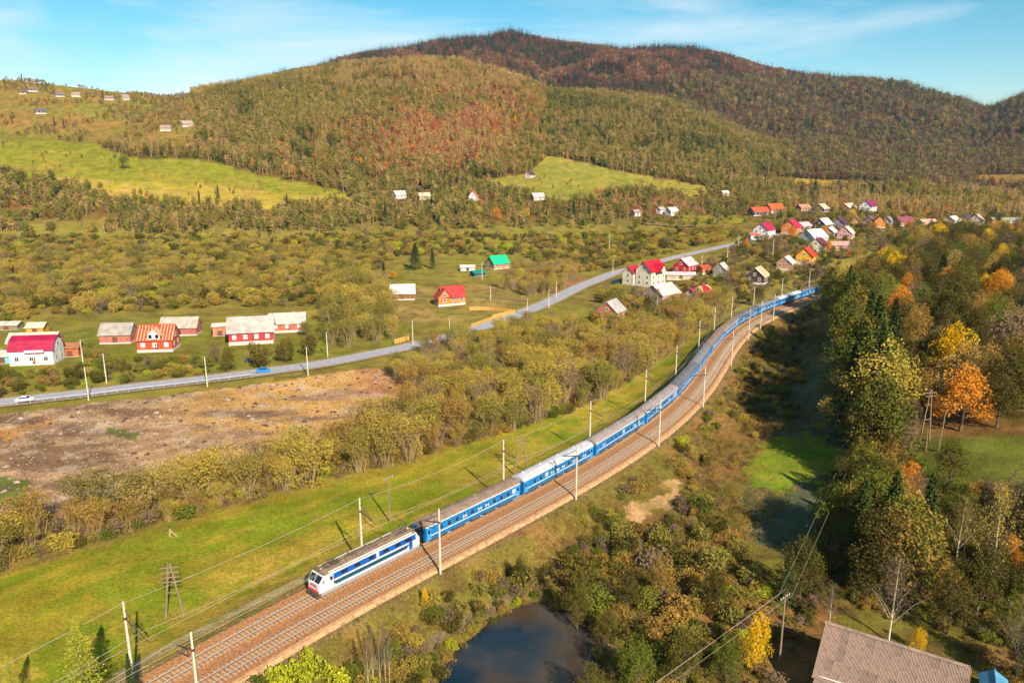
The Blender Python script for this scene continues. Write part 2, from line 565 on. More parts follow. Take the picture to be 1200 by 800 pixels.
def paint(X, Y, Z):
    px, py = proj(X, Y, Z)
    n1 = fbm(X / 14, Y / 14, 31)
    n2 = fbm(X / 3.2, Y / 3.2, 41)
    n3 = fbm(X / 60, Y / 60, 51)
    jx = (fbm(X / 8, Y / 8, 61) - .5) * 26 * 60 / np.maximum(Y, 60) * 2
    jy = (fbm(X / 8, Y / 8, 71) - .5) * 12 * 60 / np.maximum(Y, 60) * 2
    qx, qy = px + jx, py + jy

    def mix(a, b, t):
        t = np.clip(t, 0, 1)[:, None]
        return a * (1 - t) + b * t

    def C(c):
        return np.tile(L3(c), (len(X), 1))

    def contrast(n, a=.35, b=.65):
        return smooth(a, b, n)

    # valley grass and scrub soil
    col = mix(C((142, 126, 60)), C((164, 146, 66)), contrast(n1))
    col = mix(col, C((120, 96, 58)), contrast(n2, .52, .7) * .6)
    col = mix(col, C((146, 136, 56)), contrast(n3, .5, .62) * .7)
    # hills: leaf litter under the woods
    hill = smooth(575, 640, Y)
    litter = mix(C((118, 92, 48)), C((96, 84, 40)), contrast(n1))
    litter = mix(litter, C((140, 84, 52)), contrast(n3, .5, .65) * .6)
    col = mix(col, litter, hill)

    def area(poly, c1, c2, nz=None, c3=None, amt=1.0):
        nonlocal col
        m = in_poly(qx, qy, poly) * amt
        c = mix(C(c1), C(c2), contrast(n1 if nz is None else nz))
        if c3:
            c = mix(c, C(c3), contrast(n2, .5, .66) * .8)
        col = mix(col, c, m)

    # high pastures on the left hill
    area([(-300, 80), (60, 88), (160, 100), (225, 112), (245, 150), (230, 178), (140, 176), (100, 168), (0, 166), (-300, 160)],
         (146, 136, 54), (168, 124, 66), n3 * .6 + n1 * .4, (122, 112, 50))
    area([(-300, 166), (60, 164), (110, 169), (150, 184), (240, 188), (300, 204), (370, 217), (412, 228), (404, 240), (300, 244), (200, 238), (100, 222), (50, 207), (-300, 198)],
         (144, 144, 44), (172, 150, 58), n3 * .5 + n1 * .5, (132, 130, 46))
    area([(60, 205), (150, 214), (240, 216), (330, 226), (412, 230), (404, 242), (300, 246), (200, 240), (100, 224)], (196, 168, 70), (176, 160, 52), n1, (190, 150, 84))
    # glade with farm, middle
    area([(545, 214), (620, 203), (640, 183), (664, 186), (730, 202), (790, 212), (838, 221), (815, 233), (745, 224), (668, 236), (600, 226)],
         (150, 146, 58), (176, 154, 66), n3, (136, 134, 56))
    area([(690, 222), (740, 224), (780, 231), (830, 240), (820, 247), (720, 240)], (146, 96, 66), (160, 112, 72))
    area([(840, 205), (905, 208), (1000, 212), (1040, 216), (960, 219), (860, 213)], (196, 158, 62), (178, 146, 60))
    area([(1130, 205), (1230, 204), (1230, 218), (1150, 216)], (170, 130, 66), (160, 120, 64))
    area([(890, 165), (960, 168), (1010, 176), (960, 184), (900, 180)], (134, 84, 58), (120, 82, 56))
    # flat pasture strips
    area([(300, 283), (420, 280), (560, 281), (640, 284), (690, 291), (600, 296), (440, 292), (330, 291)], (152, 142, 56), (138, 138, 52))
    area([(800, 250), (880, 254), (870, 262), (800, 260)], (168, 150, 52), (150, 140, 50))
    area([(330, 338), (400, 342), (400, 352), (330, 350)], (130, 150, 48), (120, 140, 44))
    # gardens round the houses
    area([(60, 388), (380, 380), (480, 372), (470, 402), (380, 420), (250, 436), (120, 448), (20, 456), (0, 400)], (140, 140, 50), (140, 126, 58), None, (120, 116, 50))
    area([(440, 340), (620, 332), (640, 346), (600, 366), (530, 378), (450, 378)], (180, 150, 84), (152, 138, 66), None, (140, 108, 66))
    area([(640, 330), (720, 322), (700, 335), (650, 348)], (172, 120, 84), (150, 112, 74))
    area([(690, 330), (900, 290), (900, 330), (850, 370), (760, 410), (690, 372)], (140, 132, 54), (158, 126, 70), None, (126, 104, 60))
    # bare field being worked, left
    fld = [(-300, 520), (0, 486), (60, 478), (150, 468), (260, 456), (370, 441), (436, 430), (500, 444), (470, 470), (400, 495), (360, 530), (260, 560), (150, 590), (60, 610), (-300, 680)]
    m = in_poly(px + jx * .4, py + jy * .4, fld)
    c = mix(C((176, 140, 108)), C((206, 166, 120)), contrast(n2, .4, .62))
    str_ = fbm(X / 22 + Y / 60, Y / 5, 91)
    c = mix(c, C((126, 92, 70)), contrast(str_, .5, .62) * .7)
    tan = smooth(130, 300, px) * contrast(fbm(X / 26, Y / 9, 95), .34, .52)
    c = mix(c, C((226, 172, 98)), tan * .9)
    c = mix(c, C((206, 146, 84)), (in_poly(qx, qy, [(0, 505), (30, 498), (30, 512), (0, 516)]) | in_poly(qx, qy, [(28, 496), (62, 490), (56, 500), (34, 502)])) * 1.0)
    c = mix(c, C((176, 110, 80)), smooth(400, 440, px) * .6)
    c = mix(c, C((206, 188, 170)), smooth(.58, .72, n2) * .45)
    c = mix(c, C((106, 120, 52)), (in_poly(qx, qy, [(120, 498), (165, 506), (160, 516), (128, 508)]) | in_poly(qx, qy, [(-20, 555), (35, 560), (30, 590), (-20, 590)])) * .9)
    col = mix(col, c, m)
    # green meadow between the willows and the line
    s = track_s(X, Y)
    near = Y < 330
    mead = in_poly(qx, qy, [(-400, 700), (0, 672), (150, 628), (330, 578), (480, 540), (590, 506), (640, 488), (700, 455), (760, 418), (830, 360), (830, 420), (700, 560), (340, 720), (100, 900), (-400, 1100)]) & (s < -5.5) & near
    nS = fbm(s / 2.4, Y / 34 + X / 60, 131)
    g = mix(C((138, 146, 38)), C((180, 158, 50)), contrast(n1 * .3 + n2 * .35 + nS * .35, .4, .6))
    g = mix(g, C((200, 162, 74)), smooth(-34, -9, s) * contrast(n2 * .5 + n1 * .5, .33, .58) * .85)
    g = mix(g, C((134, 132, 44)), contrast(n2, .55, .7) * .5)
    col = mix(col, g, mead)
    # dry verge and gravel path left of the line
    v = (smooth(-11.5, -10, s) * (1 - smooth(-8.8, -7.6, s))) * (Y < 150)
    col = mix(col, C((214, 190, 142)), v * contrast(n2, .2, .45))
    v = (smooth(-8.5, -6, s) * (1 - smooth(6, 9, s))) * near
    col = mix(col, mix(C((150, 118, 82)), C((120, 112, 56)), contrast(n2)), v)
    # right of the line: dry tall grass, then hollow
    rgt = smooth(5.5, 8, s) * near
    dry = mix(C((156, 116, 66)), C((128, 116, 50)), contrast(n1, .42, .62))
    dry = mix(dry, C((112, 84, 52)), contrast(n2, .5, .65) * .6)
    col = mix(col, dry, rgt)
    # dull frosty grass of the low meadow, its colour darkened for the shade there
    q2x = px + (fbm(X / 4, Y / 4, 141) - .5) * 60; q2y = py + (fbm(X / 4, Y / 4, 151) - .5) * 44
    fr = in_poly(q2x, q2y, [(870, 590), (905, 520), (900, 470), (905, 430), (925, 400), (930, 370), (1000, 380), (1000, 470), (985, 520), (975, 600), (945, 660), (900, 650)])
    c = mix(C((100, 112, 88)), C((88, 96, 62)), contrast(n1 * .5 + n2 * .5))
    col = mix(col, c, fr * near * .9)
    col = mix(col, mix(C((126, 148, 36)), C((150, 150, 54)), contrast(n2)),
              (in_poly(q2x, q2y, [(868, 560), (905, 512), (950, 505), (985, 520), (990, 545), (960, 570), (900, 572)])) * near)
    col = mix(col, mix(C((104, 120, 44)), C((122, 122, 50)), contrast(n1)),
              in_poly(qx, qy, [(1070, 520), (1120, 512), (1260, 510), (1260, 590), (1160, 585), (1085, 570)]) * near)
    # sandy patches
    for P in ([(735, 606), (752, 588), (790, 562), (802, 572), (792, 598), (760, 618)],
              [(862, 472), (878, 462), (885, 470), (868, 484)], [(890, 436), (912, 414), (932, 420), (925, 430), (905, 440)]):
        col = mix(col, C((206, 160, 110)), in_poly(q2x, q2y, P) * near * (.45 + .5 * contrast(n2, .35, .6)))
    # cart track above the pond
    pth = in_poly(px + jx * .3, py + jy * .3, [(470, 770), (540, 722), (600, 690), (660, 655), (664, 664), (610, 698), (550, 735), (485, 785)])
    col = mix(col, mix(C((134, 112, 84)), C((100, 84, 60)), contrast(n2)), pth * near * .9)
    # mud round the pond
    pm = poly_soft(X, Y, _pw, 3.0)
    col = mix(col, C((96, 84, 60)), pm * .8)
    return col * AK


_cx = np.concatenate([np.linspace(-7000, -900, 12), np.linspace(-760, -260, 24), np.arange(-240, 1441, 4.0), np.linspace(1460, 1960, 24), np.linspace(2100, 8000, 12)])
_ry = [-500, -250, -100, -30, 10, 40, 60, 72, 80]
y = 85.0
while y < 3300:
    _ry.append(y)
    y += min(max(y * y / 55800 * 2.0, .35), 9.0 if y < 1500 else 16.0)
_ry = np.array(_ry)
UU, YY = np.meshgrid((_cx - 600) / F, _ry)
XX = UU * np.maximum(YY, 50)
XX = np.where(YY < 60, XX * 1.8, XX)
ZZ = height(XX, YY)
nv, nu = XX.shape
me = bpy.data.meshes.new('ground')
co = np.stack([XX, YY, ZZ], -1).reshape(-1, 3)
me.vertices.add(len(co)); me.vertices.foreach_set('co', co.ravel())
idx = np.arange(nv * nu).reshape(nv, nu)
q = np.stack([idx[:-1, :-1], idx[:-1, 1:], idx[1:, 1:], idx[1:, :-1]], -1).reshape(-1, 4)
me.loops.add(q.size); me.loops.foreach_set('vertex_index', q.ravel().astype(np.int32))
me.polygons.add(len(q)); me.polygons.foreach_set('loop_start', np.arange(0, q.size, 4, dtype=np.int32))
me.update(calc_edges=True)
me.polygons.foreach_set('use_smooth', np.ones(len(q), bool))
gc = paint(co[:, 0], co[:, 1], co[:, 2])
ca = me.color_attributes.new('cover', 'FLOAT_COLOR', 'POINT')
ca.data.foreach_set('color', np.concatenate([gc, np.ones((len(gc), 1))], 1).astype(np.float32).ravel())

gm, n, l = new_mat('ground_cover')
out = n.new('ShaderNodeOutputMaterial'); b = n.new('ShaderNodeBsdfDiffuse')
at = n.new('ShaderNodeAttribute'); at.attribute_name = 'cover'
tc = n.new('ShaderNodeTexCoord')
na = n.new('ShaderNodeTexNoise'); na.inputs['Scale'].default_value = 1.9; na.inputs['Detail'].default_value = 8; na.inputs['Roughness'].default_value = .8
nb = n.new('ShaderNodeTexNoise'); nb.inputs['Scale'].default_value = 0.12; nb.inputs['Detail'].default_value = 6; nb.inputs['Roughness'].default_value = .6
mr = n.new('ShaderNodeMapRange'); mr.inputs['From Min'].default_value = .3; mr.inputs['From Max'].default_value = .7
mr.inputs['To Min'].default_value = .38; mr.inputs['To Max'].default_value = 1.65
mr2 = n.new('ShaderNodeMapRange'); mr2.inputs['From Min'].default_value = .35; mr2.inputs['From Max'].default_value = .65
mr2.inputs['To Min'].default_value = .78; mr2.inputs['To Max'].default_value = 1.2
mu = n.new('ShaderNodeMath'); mu.operation = 'MULTIPLY'
vm = n.new('ShaderNodeVectorMath'); vm.operation = 'SCALE'
bp = n.new('ShaderNodeBump'); bp.inputs['Strength'].default_value = .55; bp.inputs['Distance'].default_value = .35
l.new(tc.outputs['Object'], na.inputs['Vector']); l.new(tc.outputs['Object'], nb.inputs['Vector'])
l.new(na.outputs['Fac'], mr.inputs['Value']); l.new(nb.outputs['Fac'], mr2.inputs['Value'])
l.new(mr.outputs[0], mu.inputs[0]); l.new(mr2.outputs[0], mu.inputs[1])
l.new(at.outputs['Color'], vm.inputs[0]); l.new(mu.outputs[0], vm.inputs['Scale'])
l.new(vm.outputs[0], b.inputs['Color'])
l.new(na.outputs['Fac'], bp.inputs['Height']); l.new(bp.outputs['Normal'], b.inputs['Normal'])
l.new(b.outputs[0], out.inputs['Surface'])
me.materials.append(gm)
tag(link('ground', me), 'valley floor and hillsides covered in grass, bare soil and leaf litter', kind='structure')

# ------------------------------------------------------------------ water
wm, n, l = new_mat('pond_water')
out = n.new('ShaderNodeOutputMaterial'); b = n.new('ShaderNodeBsdfPrincipled')
b.inputs['Roughness'].default_value = .04
b.inputs['IOR'].default_value = 1.33
no = n.new('ShaderNodeTexNoise'); no.inputs['Scale'].default_value = 1.3; no.inputs['Detail'].default_value = 3
bp = n.new('ShaderNodeBump'); bp.inputs['Strength'].default_value = .06; bp.inputs['Distance'].default_value = .1
sl = n.new('ShaderNodeTexNoise'); sl.inputs['Scale'].default_value = .09; sl.inputs['Detail'].default_value = 4
sr = n.new('ShaderNodeValToRGB')
sr.color_ramp.elements[0].position = .42; sr.color_ramp.elements[0].color = (.006, .016, .026, 1)
sr.color_ramp.elements[1].position = .62; sr.color_ramp.elements[1].color = (.050, .034, .020, 1)
tcw = n.new('ShaderNodeTexCoord')
l.new(tcw.outputs['Object'], sl.inputs['Vector']); l.new(sl.outputs['Fac'], sr.inputs['Fac']); l.new(sr.outputs['Color'], b.inputs['Base Color'])
l.new(no.outputs['Fac'], bp.inputs['Height']); l.new(bp.outputs['Normal'], b.inputs['Normal'])
l.new(b.outputs[0], out.inputs['Surface'])
cx_, cy_ = np.mean([p[0] for p in _pw]), np.mean([p[1] for p in _pw])
pv = [(cx_ + (p[0] - cx_) * 1.10, cy_ + (p[1] - cy_) * 1.10, POND_Z) for p in _pw]
o = MB().add(pv, [tuple(range(len(pv)))]).build('pond', wm)
tag(o, 'still dark pond below the railway embankment', kind='structure')
rv = []
for p in [(-40, 331), (0, 326), (30, 324), (62, 323), (60, 330), (20, 333), (-40, 340)]:
    x, y, z = ground(*p)
    rv.append((x, y, z + .3))
zr = max(p[2] for p in rv)
o = MB().add([(p[0], p[1], zr) for p in rv], [tuple(range(len(rv)))]).build('river', wm)
tag(o, 'blue strip of river among valley scrub', kind='structure')


# ------------------------------------------------------------------ ribbons along paths
def ribbon(pts, prof_l, prof_r, lift):
    vs, fs = [], []
    pts = np.array(pts)
    for i, p in enumerate(pts):
        d = pts[min(i + 1, len(pts) - 1)] - pts[max(i - 1, 0)]
        d = d[:2] / np.hypot(*d[:2])
        nrm = np.array([d[1], -d[0]])
        for w in (prof_l, prof_r):
            x, y = p[:2] + nrm * w
            vs.append((x, y, (p[2] if len(p) > 2 else float(height(x, y))) + lift))
        if i:
            k = 2 * i
            fs.append((k - 2, k - 1, k + 1, k))
    return MB().add(vs, fs)


def path_pts(pix, step=3.0):
    w = np.array([ground(*p)[:2] for p in pix])
    t = np.concatenate([[0], np.cumsum(np.hypot(*np.diff(w, axis=0).T))])
    tt = np.arange(0, t[-1], step)
    P = np.stack([np.interp(tt, t, w[:, 0]), np.interp(tt, t, w[:, 1])], -1)
    for _ in range(6):
        P[1:-1] = (P[:-2] + 2 * P[1:-1] + P[2:]) / 4
    z = height(P[:, 0], P[:, 1])
    for _ in range(10):
        z[1:-1] = (z[:-2] + 2 * z[1:-1] + z[2:]) / 4
    return np.concatenate([P, z[:, None]], 1)


ROADPX = [(-120, 486), (-60, 480), (0, 473), (50, 467), (100, 462), (200, 450), (300, 438), (375, 428), (440, 415), (480, 407), (530, 394),
          (575, 381), (610, 368), (645, 354), (680, 336), (720, 320), (760, 310), (800, 300), (850, 289), (905, 278), (950, 270)]
ROAD = path_pts(ROADPX)
ROAD[:, 2] = np.maximum(ROAD[:, 2], height(ROAD[:, 0], ROAD[:, 1])) + .12
asphalt = mat('asphalt', (176, 172, 178), .85, .14, .5, bump=.2, k=.62)
gravel = mat('road_gravel', (190, 164, 124), .95, .3, 2.5, bump=.5, k=.5)
rd = ribbon(ROAD, -3.3, 3.3, .30).build('road', asphalt)
tag(rd, 'pale grey two-lane asphalt road crossing the valley', kind='structure')
rs = ribbon(ROAD, -5.0, 4.8, .20).build('road_shoulder', gravel)
tag(rs, 'gravel shoulder under the valley road', kind='structure')
paint_w = mat('road_paint', (225, 225, 220), .7, .2, .8, k=.7)
for nm, off in (('road_edge_line', -3.05), ('road_edge_line', 2.95)):
    e = ribbon(ROAD, off, off + .14, .315).build(nm, paint_w)
    tag(e, 'white edge line painted on the asphalt road', kind='structure')
lane = path_pts([(556, 402), (561, 392), (566, 384)], 2.0)
tag(ribbon(lane, -2.2, 2.2, .26).build('side_lane', gravel), 'short pale side lane joining the valley road', kind='structure')
vroad = path_pts([(752, 262), (790, 265), (830, 266), (862, 268)], 4.0)
tag(ribbon(vroad, -3, 3, .35).build('village_lane', gravel), 'pale village lane at the foot of the hills', kind='structure')
vroad2 = path_pts([(1010, 274), (1050, 269), (1100, 266), (1150, 264), (1230, 262)], 4.0)
tag(ribbon(vroad2, -3, 3, .35).build('village_lane', gravel), 'pale lane between the upper village houses', kind='structure')

# ------------------------------------------------------------------ railway
TS0 = float(np.interp(74, _ty, _ts)); TS1 = float(np.interp(420, _ty, _ts))
ballast = mat('ballast', (212, 148, 92), .95, .45, 2.6, bump=1.0, k=.52)
ballast2 = mat('ballast_grey', (202, 140, 90), .95, .45, 2.8, bump=1.0, k=.52)
ballast3 = mat('ballast_edge', (206, 160, 112), .95, .55, 1.1, bump=1.0, k=.52, rust=(150, 112, 72))
rail_m = mat('rail_steel', (104, 74, 58), .7, .2, 2, metal=.1, k=.7)
rail_top_m = mat('rail_head', (224, 212, 198), .4, .1, 2, metal=.3, k=.8)
concrete = mat('pole_concrete', (216, 204, 178), .85, .2, 1.0, k=.66)
sleeper_m = mat('sleeper_concrete', (206, 178, 146), .9, .3, 4, k=.56)
wood_old = mat('weathered_wood', (146, 118, 86), .9, .3, 3, k=.6)
steel_d = mat('dark_steel', (70, 64, 60), .6, .2, 3, metal=.3)
ceram = mat('insulator_brown', (96, 62, 48), .35, .1, 4)
tss = np.arange(TS0, TS1, 2.0)
GAP = 4.8


def sweep(prof, name, m, parent=None):
    """open cross profile [(offset right of the train's track, z)] swept along the line"""
    vs, fs = [], []
    k = len(prof)
    for i, s_ in enumerate(tss):
        for w, z in prof:
            x, y, hx, hy = track_at(s_, w)
            vs.append((x, y, z))
        if i:
            for j in range(k - 1):
                a = (i - 1) * k + j
                fs.append((a, a + 1, a + k + 1, a + k))
    return MB().add(vs, fs).build(name, m, parent)


bed = sweep([(-4.6, -.75), (-3.0, -.02), (1.9, .0)], 'ballast_bed', ballast)
tag(bed, 'rusty brown ballast bed under the train', kind='structure')
bed2 = sweep([(1.9, .0), (3.0, .02), (GAP + 2.2, .0)], 'ballast_bed', ballast2)
tag(bed2, 'greyish brown ballast bed under the empty track', kind='structure')
bed3 = sweep([(GAP + 2.2, .0), (GAP + 2.8, -.04), (GAP + 4.5, -.95)], 'ballast_shoulder', ballast3)
tag(bed3, 'pale gravel shoulder along the empty track', kind='structure')
slm = MB()
slm.prism([(-.14, -.12), (.14, -.12), (.10, .1), (-.10, .1)], -1.35, 1.35, 'y')
slm_d = slm.data('sleeper', sleeper_m)
s_front = None
for ti, (off, lab) in enumerate(((0.0, 'railway track the blue train runs on'), (GAP, 'empty railway track beside the blue train'))):
    x, y, hx, hy = track_at(TS0, off)
    tr = thing('railway_track', lab, 'railway track', (x, y, 0))
    for side in (-.76, .76):
        r_ = sweep([(off + side - .05, .1), (off + side - .05, .26), (off + side + .05, .26), (off + side + .05, .1)], 'rail', rail_m)
        r_.parent = tr; r_.matrix_parent_inverse = Matrix.Translation((-x, -y, 0))
        h_ = sweep([(off + side - .052, .255), (off + side - .045, .275), (off + side + .045, .275), (off + side + .052, .255)], 'rail_head', rail_top_m, r_)
    kk = 0
    rest = MB()
    sp = .62
    for s_ in np.arange(TS0 + .3, TS1 - 1, sp):
        xx, yy, hx, hy = track_at(s_, off)
        a = math.atan2(hy, hx)
        if kk < 150:
            link('sleeper', slm_d, tr, (xx - x, yy - y, .0), a)
        else:
            ca_, sa_ = math.cos(a), math.sin(a)
            rest.add([(xx - x + p[0] * ca_ - p[1] * sa_, yy - y + p[0] * sa_ + p[1] * ca_, p[2] - .0) for p in slm.v], slm.f)
        kk += 1
    tag(rest.build('sleeper_row', sleeper_m, tr), kind='stuff')

# ------------------------------------------------------------------ train
blue = mat('coach_blue', (2, 114, 178), .42, .2, .5, spec=.45, k=.72)
blue2 = mat('loco_blue', (10, 96, 184), .35, .14, .8, spec=.45, k=.6)
teal = mat('loco_teal', (14, 62, 84), .35, .08, .8, spec=.5)
white_p = mat('loco_white', (222, 222, 220), .4, .15, .6, spec=.4, k=.66)
skirt_m = mat('loco_grey', (142, 142, 146), .55, .15, 1.5, k=.8)
stripe_m = mat('coach_stripe', (214, 214, 200), .5, .1, 1, k=.8)
glass = mat('dark_glass', (24, 30, 34), .12, .2, 2, spec=.6)
curtain = mat('pale_curtain', (206, 206, 200), .6, .12, 5, k=.6)
frame_m = mat('window_frame_blue', (60, 130, 190), .5, .1, 2)
rubber = mat('gangway_rubber', (36, 38, 42), .9, .2, 3)
red_p = mat('buffer_red', (196, 58, 40), .5, .12, 2)
roof_ms = [mat('roof_brown', (150, 124, 106), .8, .28, .8, k=.62, bump=.25), mat('roof_silver', (196, 196, 200), .6, .16, .8, k=.7, bump=.2),
           mat('roof_rose', (166, 150, 146), .8, .2, .8, k=.62, bump=.25), mat('roof_grey', (140, 136, 140), .8, .25, .8, k=.6, bump=.25),
           mat('roof_slate', (120, 116, 122), .8, .25, .8, k=.6, bump=.25)]
roof_edge = mat('roof_edge_white', (222, 218, 206), .6, .15, 1, k=.72)
loco_roof = mat('loco_roof', (164, 132, 100), .85, .35, 1.2, k=.46, bump=.3)
bogie_m = mat('bogie_dirt', (72, 62, 54), .9, .25, 3)
yel = mat('coupler_yellow', (210, 170, 40), .5, .1, 2)


def bogie(parent, x, wb=2.4):
    m = MB()
    for sy in (-1, 1):
        m.prism([(x - wb / 2 - .75, .55), (x - wb / 2 - .5, .38), (x + wb / 2 + .5, .38), (x + wb / 2 + .75, .55), (x + .7, .92), (x - .7, .92)], sy * .98 - .07, sy * .98 + .07, 'y')
        m.box(x - .35, x + .35, sy * 1.12 - .1, sy * 1.12 + .1, .34, .62)
    m.box(x - .35, x + .35, -.95, .95, .5, .86)
    bo = m.build('bogie', bogie_m, parent)
    for dx in (-wb / 2, wb / 2):
        w = MB()
        for sy in (-.76, .76):
            w.tube([(x + dx, sy - .07, .475 + .27), (x + dx, sy + .07, .475 + .27)], .475, 14)
        w.tube([(x + dx, -.9, .745), (x + dx, .9, .745)], .08, 6)
        w.build('wheelset', steel_d, bo)
    return bo


def place(o, s_mid, half, off=0.0):
    """stand a vehicle on the rails: its two bogie centres on the track curve"""
    x1, y1, _, _ = track_at(s_mid - half, off)
    x2, y2, _, _ = track_at(s_mid + half, off)
    o.location = ((x1 + x2) / 2, (y1 + y2) / 2, .0)
    o.rotation_euler = (0, 0, math.atan2(y1 - y2, x1 - x2))      # local +x faces the camera end


def arc_roof(hw, z0, rise, x0, x1, n=9, drop=0.0):
    pr = [(hw * math.cos(t) if i not in (0, n - 1) else (hw if i == 0 else -hw), z0 + rise * math.sin(t)) for i, t in enumerate(np.linspace(0, math.pi, n))]
    return MB().prism(pr, x0, x1, 'x')


# --- passenger carriage
win_d = MB().box(-.46, .46, -.025, .025, 0, .86).data('window', glass)
fr_mb = MB()
for a in ((-.54, .54, -.035, .02, -.08, .0), (-.54, .54, -.035, .02, .86, .94), (-.54, -.46, -.035, .02, 0, .86), (.46, .54, -.035, .02, 0, .86), (-.46, .46, -.032, .02, .55, .6)):
    fr_mb.box(*a)
fr_d = fr_mb.data('window_frame', frame_m)
cur_d = [MB().box(-.44, .44, -.034, -.026, .04, .5).data('curtain', curtain), MB().box(-.44, -.08, -.034, -.026, .04, .54).box(.1, .44, -.034, -.026, .04, .54).data('curtain', curtain),
         MB().box(-.44, .44, -.034, -.026, .04, .84).data('curtain', curtain)]


def coach(idx, roof_m, edge, label):
    r = random.Random(100 + idx)
    c = thing('passenger_carriage', label, 'train carriage', group='carriages of the blue train')
    hl = 11.85
    b_ = MB()
    b_.prism([(-1.46, 1.02), (-1.53, 1.3), (-1.53, 2.5), (-1.50, 3.42), (1.50, 3.42), (1.53, 2.5), (1.53, 1.3), (1.46, 1.02)], -hl, hl, 'x')
    b_.build('body', blue, c)
    arc_roof(1.52, 3.421, .78, -hl + .02, hl - .02, 11).build('roof', roof_m, c)
    if edge:
        for sy in (-1, 1):
            MB().box(-hl + .05, hl - .05, sy * 1.535 - .03, sy * 1.535 + .03, 3.36, 3.52).build('roof_edge', roof_edge, c)
    for sy in (-1, 1):
        MB().box(-hl + .6, hl - .6, sy * 1.535 - .012, sy * 1.535 + .012, 1.72, 1.86).build('stripe', stripe_m, c)
        n = 10
        xs = [-8.4 + 16.8 * i / (n - 1) for i in range(n)] + [-10.0]
        for i, x in enumerate(xs):
            w = link('window', win_d, c, (x, sy * 1.53, 2.12), 0 if sy < 0 else math.pi)
            link('window_frame', fr_d, w)
            if r.random() < .45:
                link('curtain', r.choice(cur_d), w)
        for x in (-11.1, 11.1):
            d = MB().box(x - .42, x + .42, sy * 1.535 - .02, sy * 1.535 + .02, 1.12, 3.1).build('door', frame_m, c)
            MB().box(x - .25, x + .25, sy * 1.56 - .012, sy * 1.56 + .012, 2.2, 2.9).build('door_window', glass, d)
    for e in (-1, 1):
        MB().box(e * hl, e * (hl + .34), -.62, .62, 1.15, 3.35).build('gangway', rubber, c) if e > 0 else MB().box(-hl - .34, -hl, -.62, .62, 1.15, 3.35).build('gangway', rubber, c)
        MB().box(min(e * hl, e * (hl + .3)), max(e * hl, e * (hl + .3)), -.16, .16, .95, 1.2).build('coupler', bogie_m, c)
        bogie(c, e * 8.4)
    for k in range(8):
        x = -9.8 + 19.6 * k / 7 + r.uniform(-.3, .3)
        MB().tube([(x, .35 * (-1) ** k, 4.1), (x, .35 * (-1) ** k, 4.34)], [.3, .22], 8).build('roof_vent', roof_m, c)
    for x0, x1 in ((-5.2, -2.6), (-1.2, .8), (2.6, 5.4)):
        MB().box(x0, x1, -1.35, 1.35, .55, 1.018).build('underframe_box', bogie_m, c)
    return c


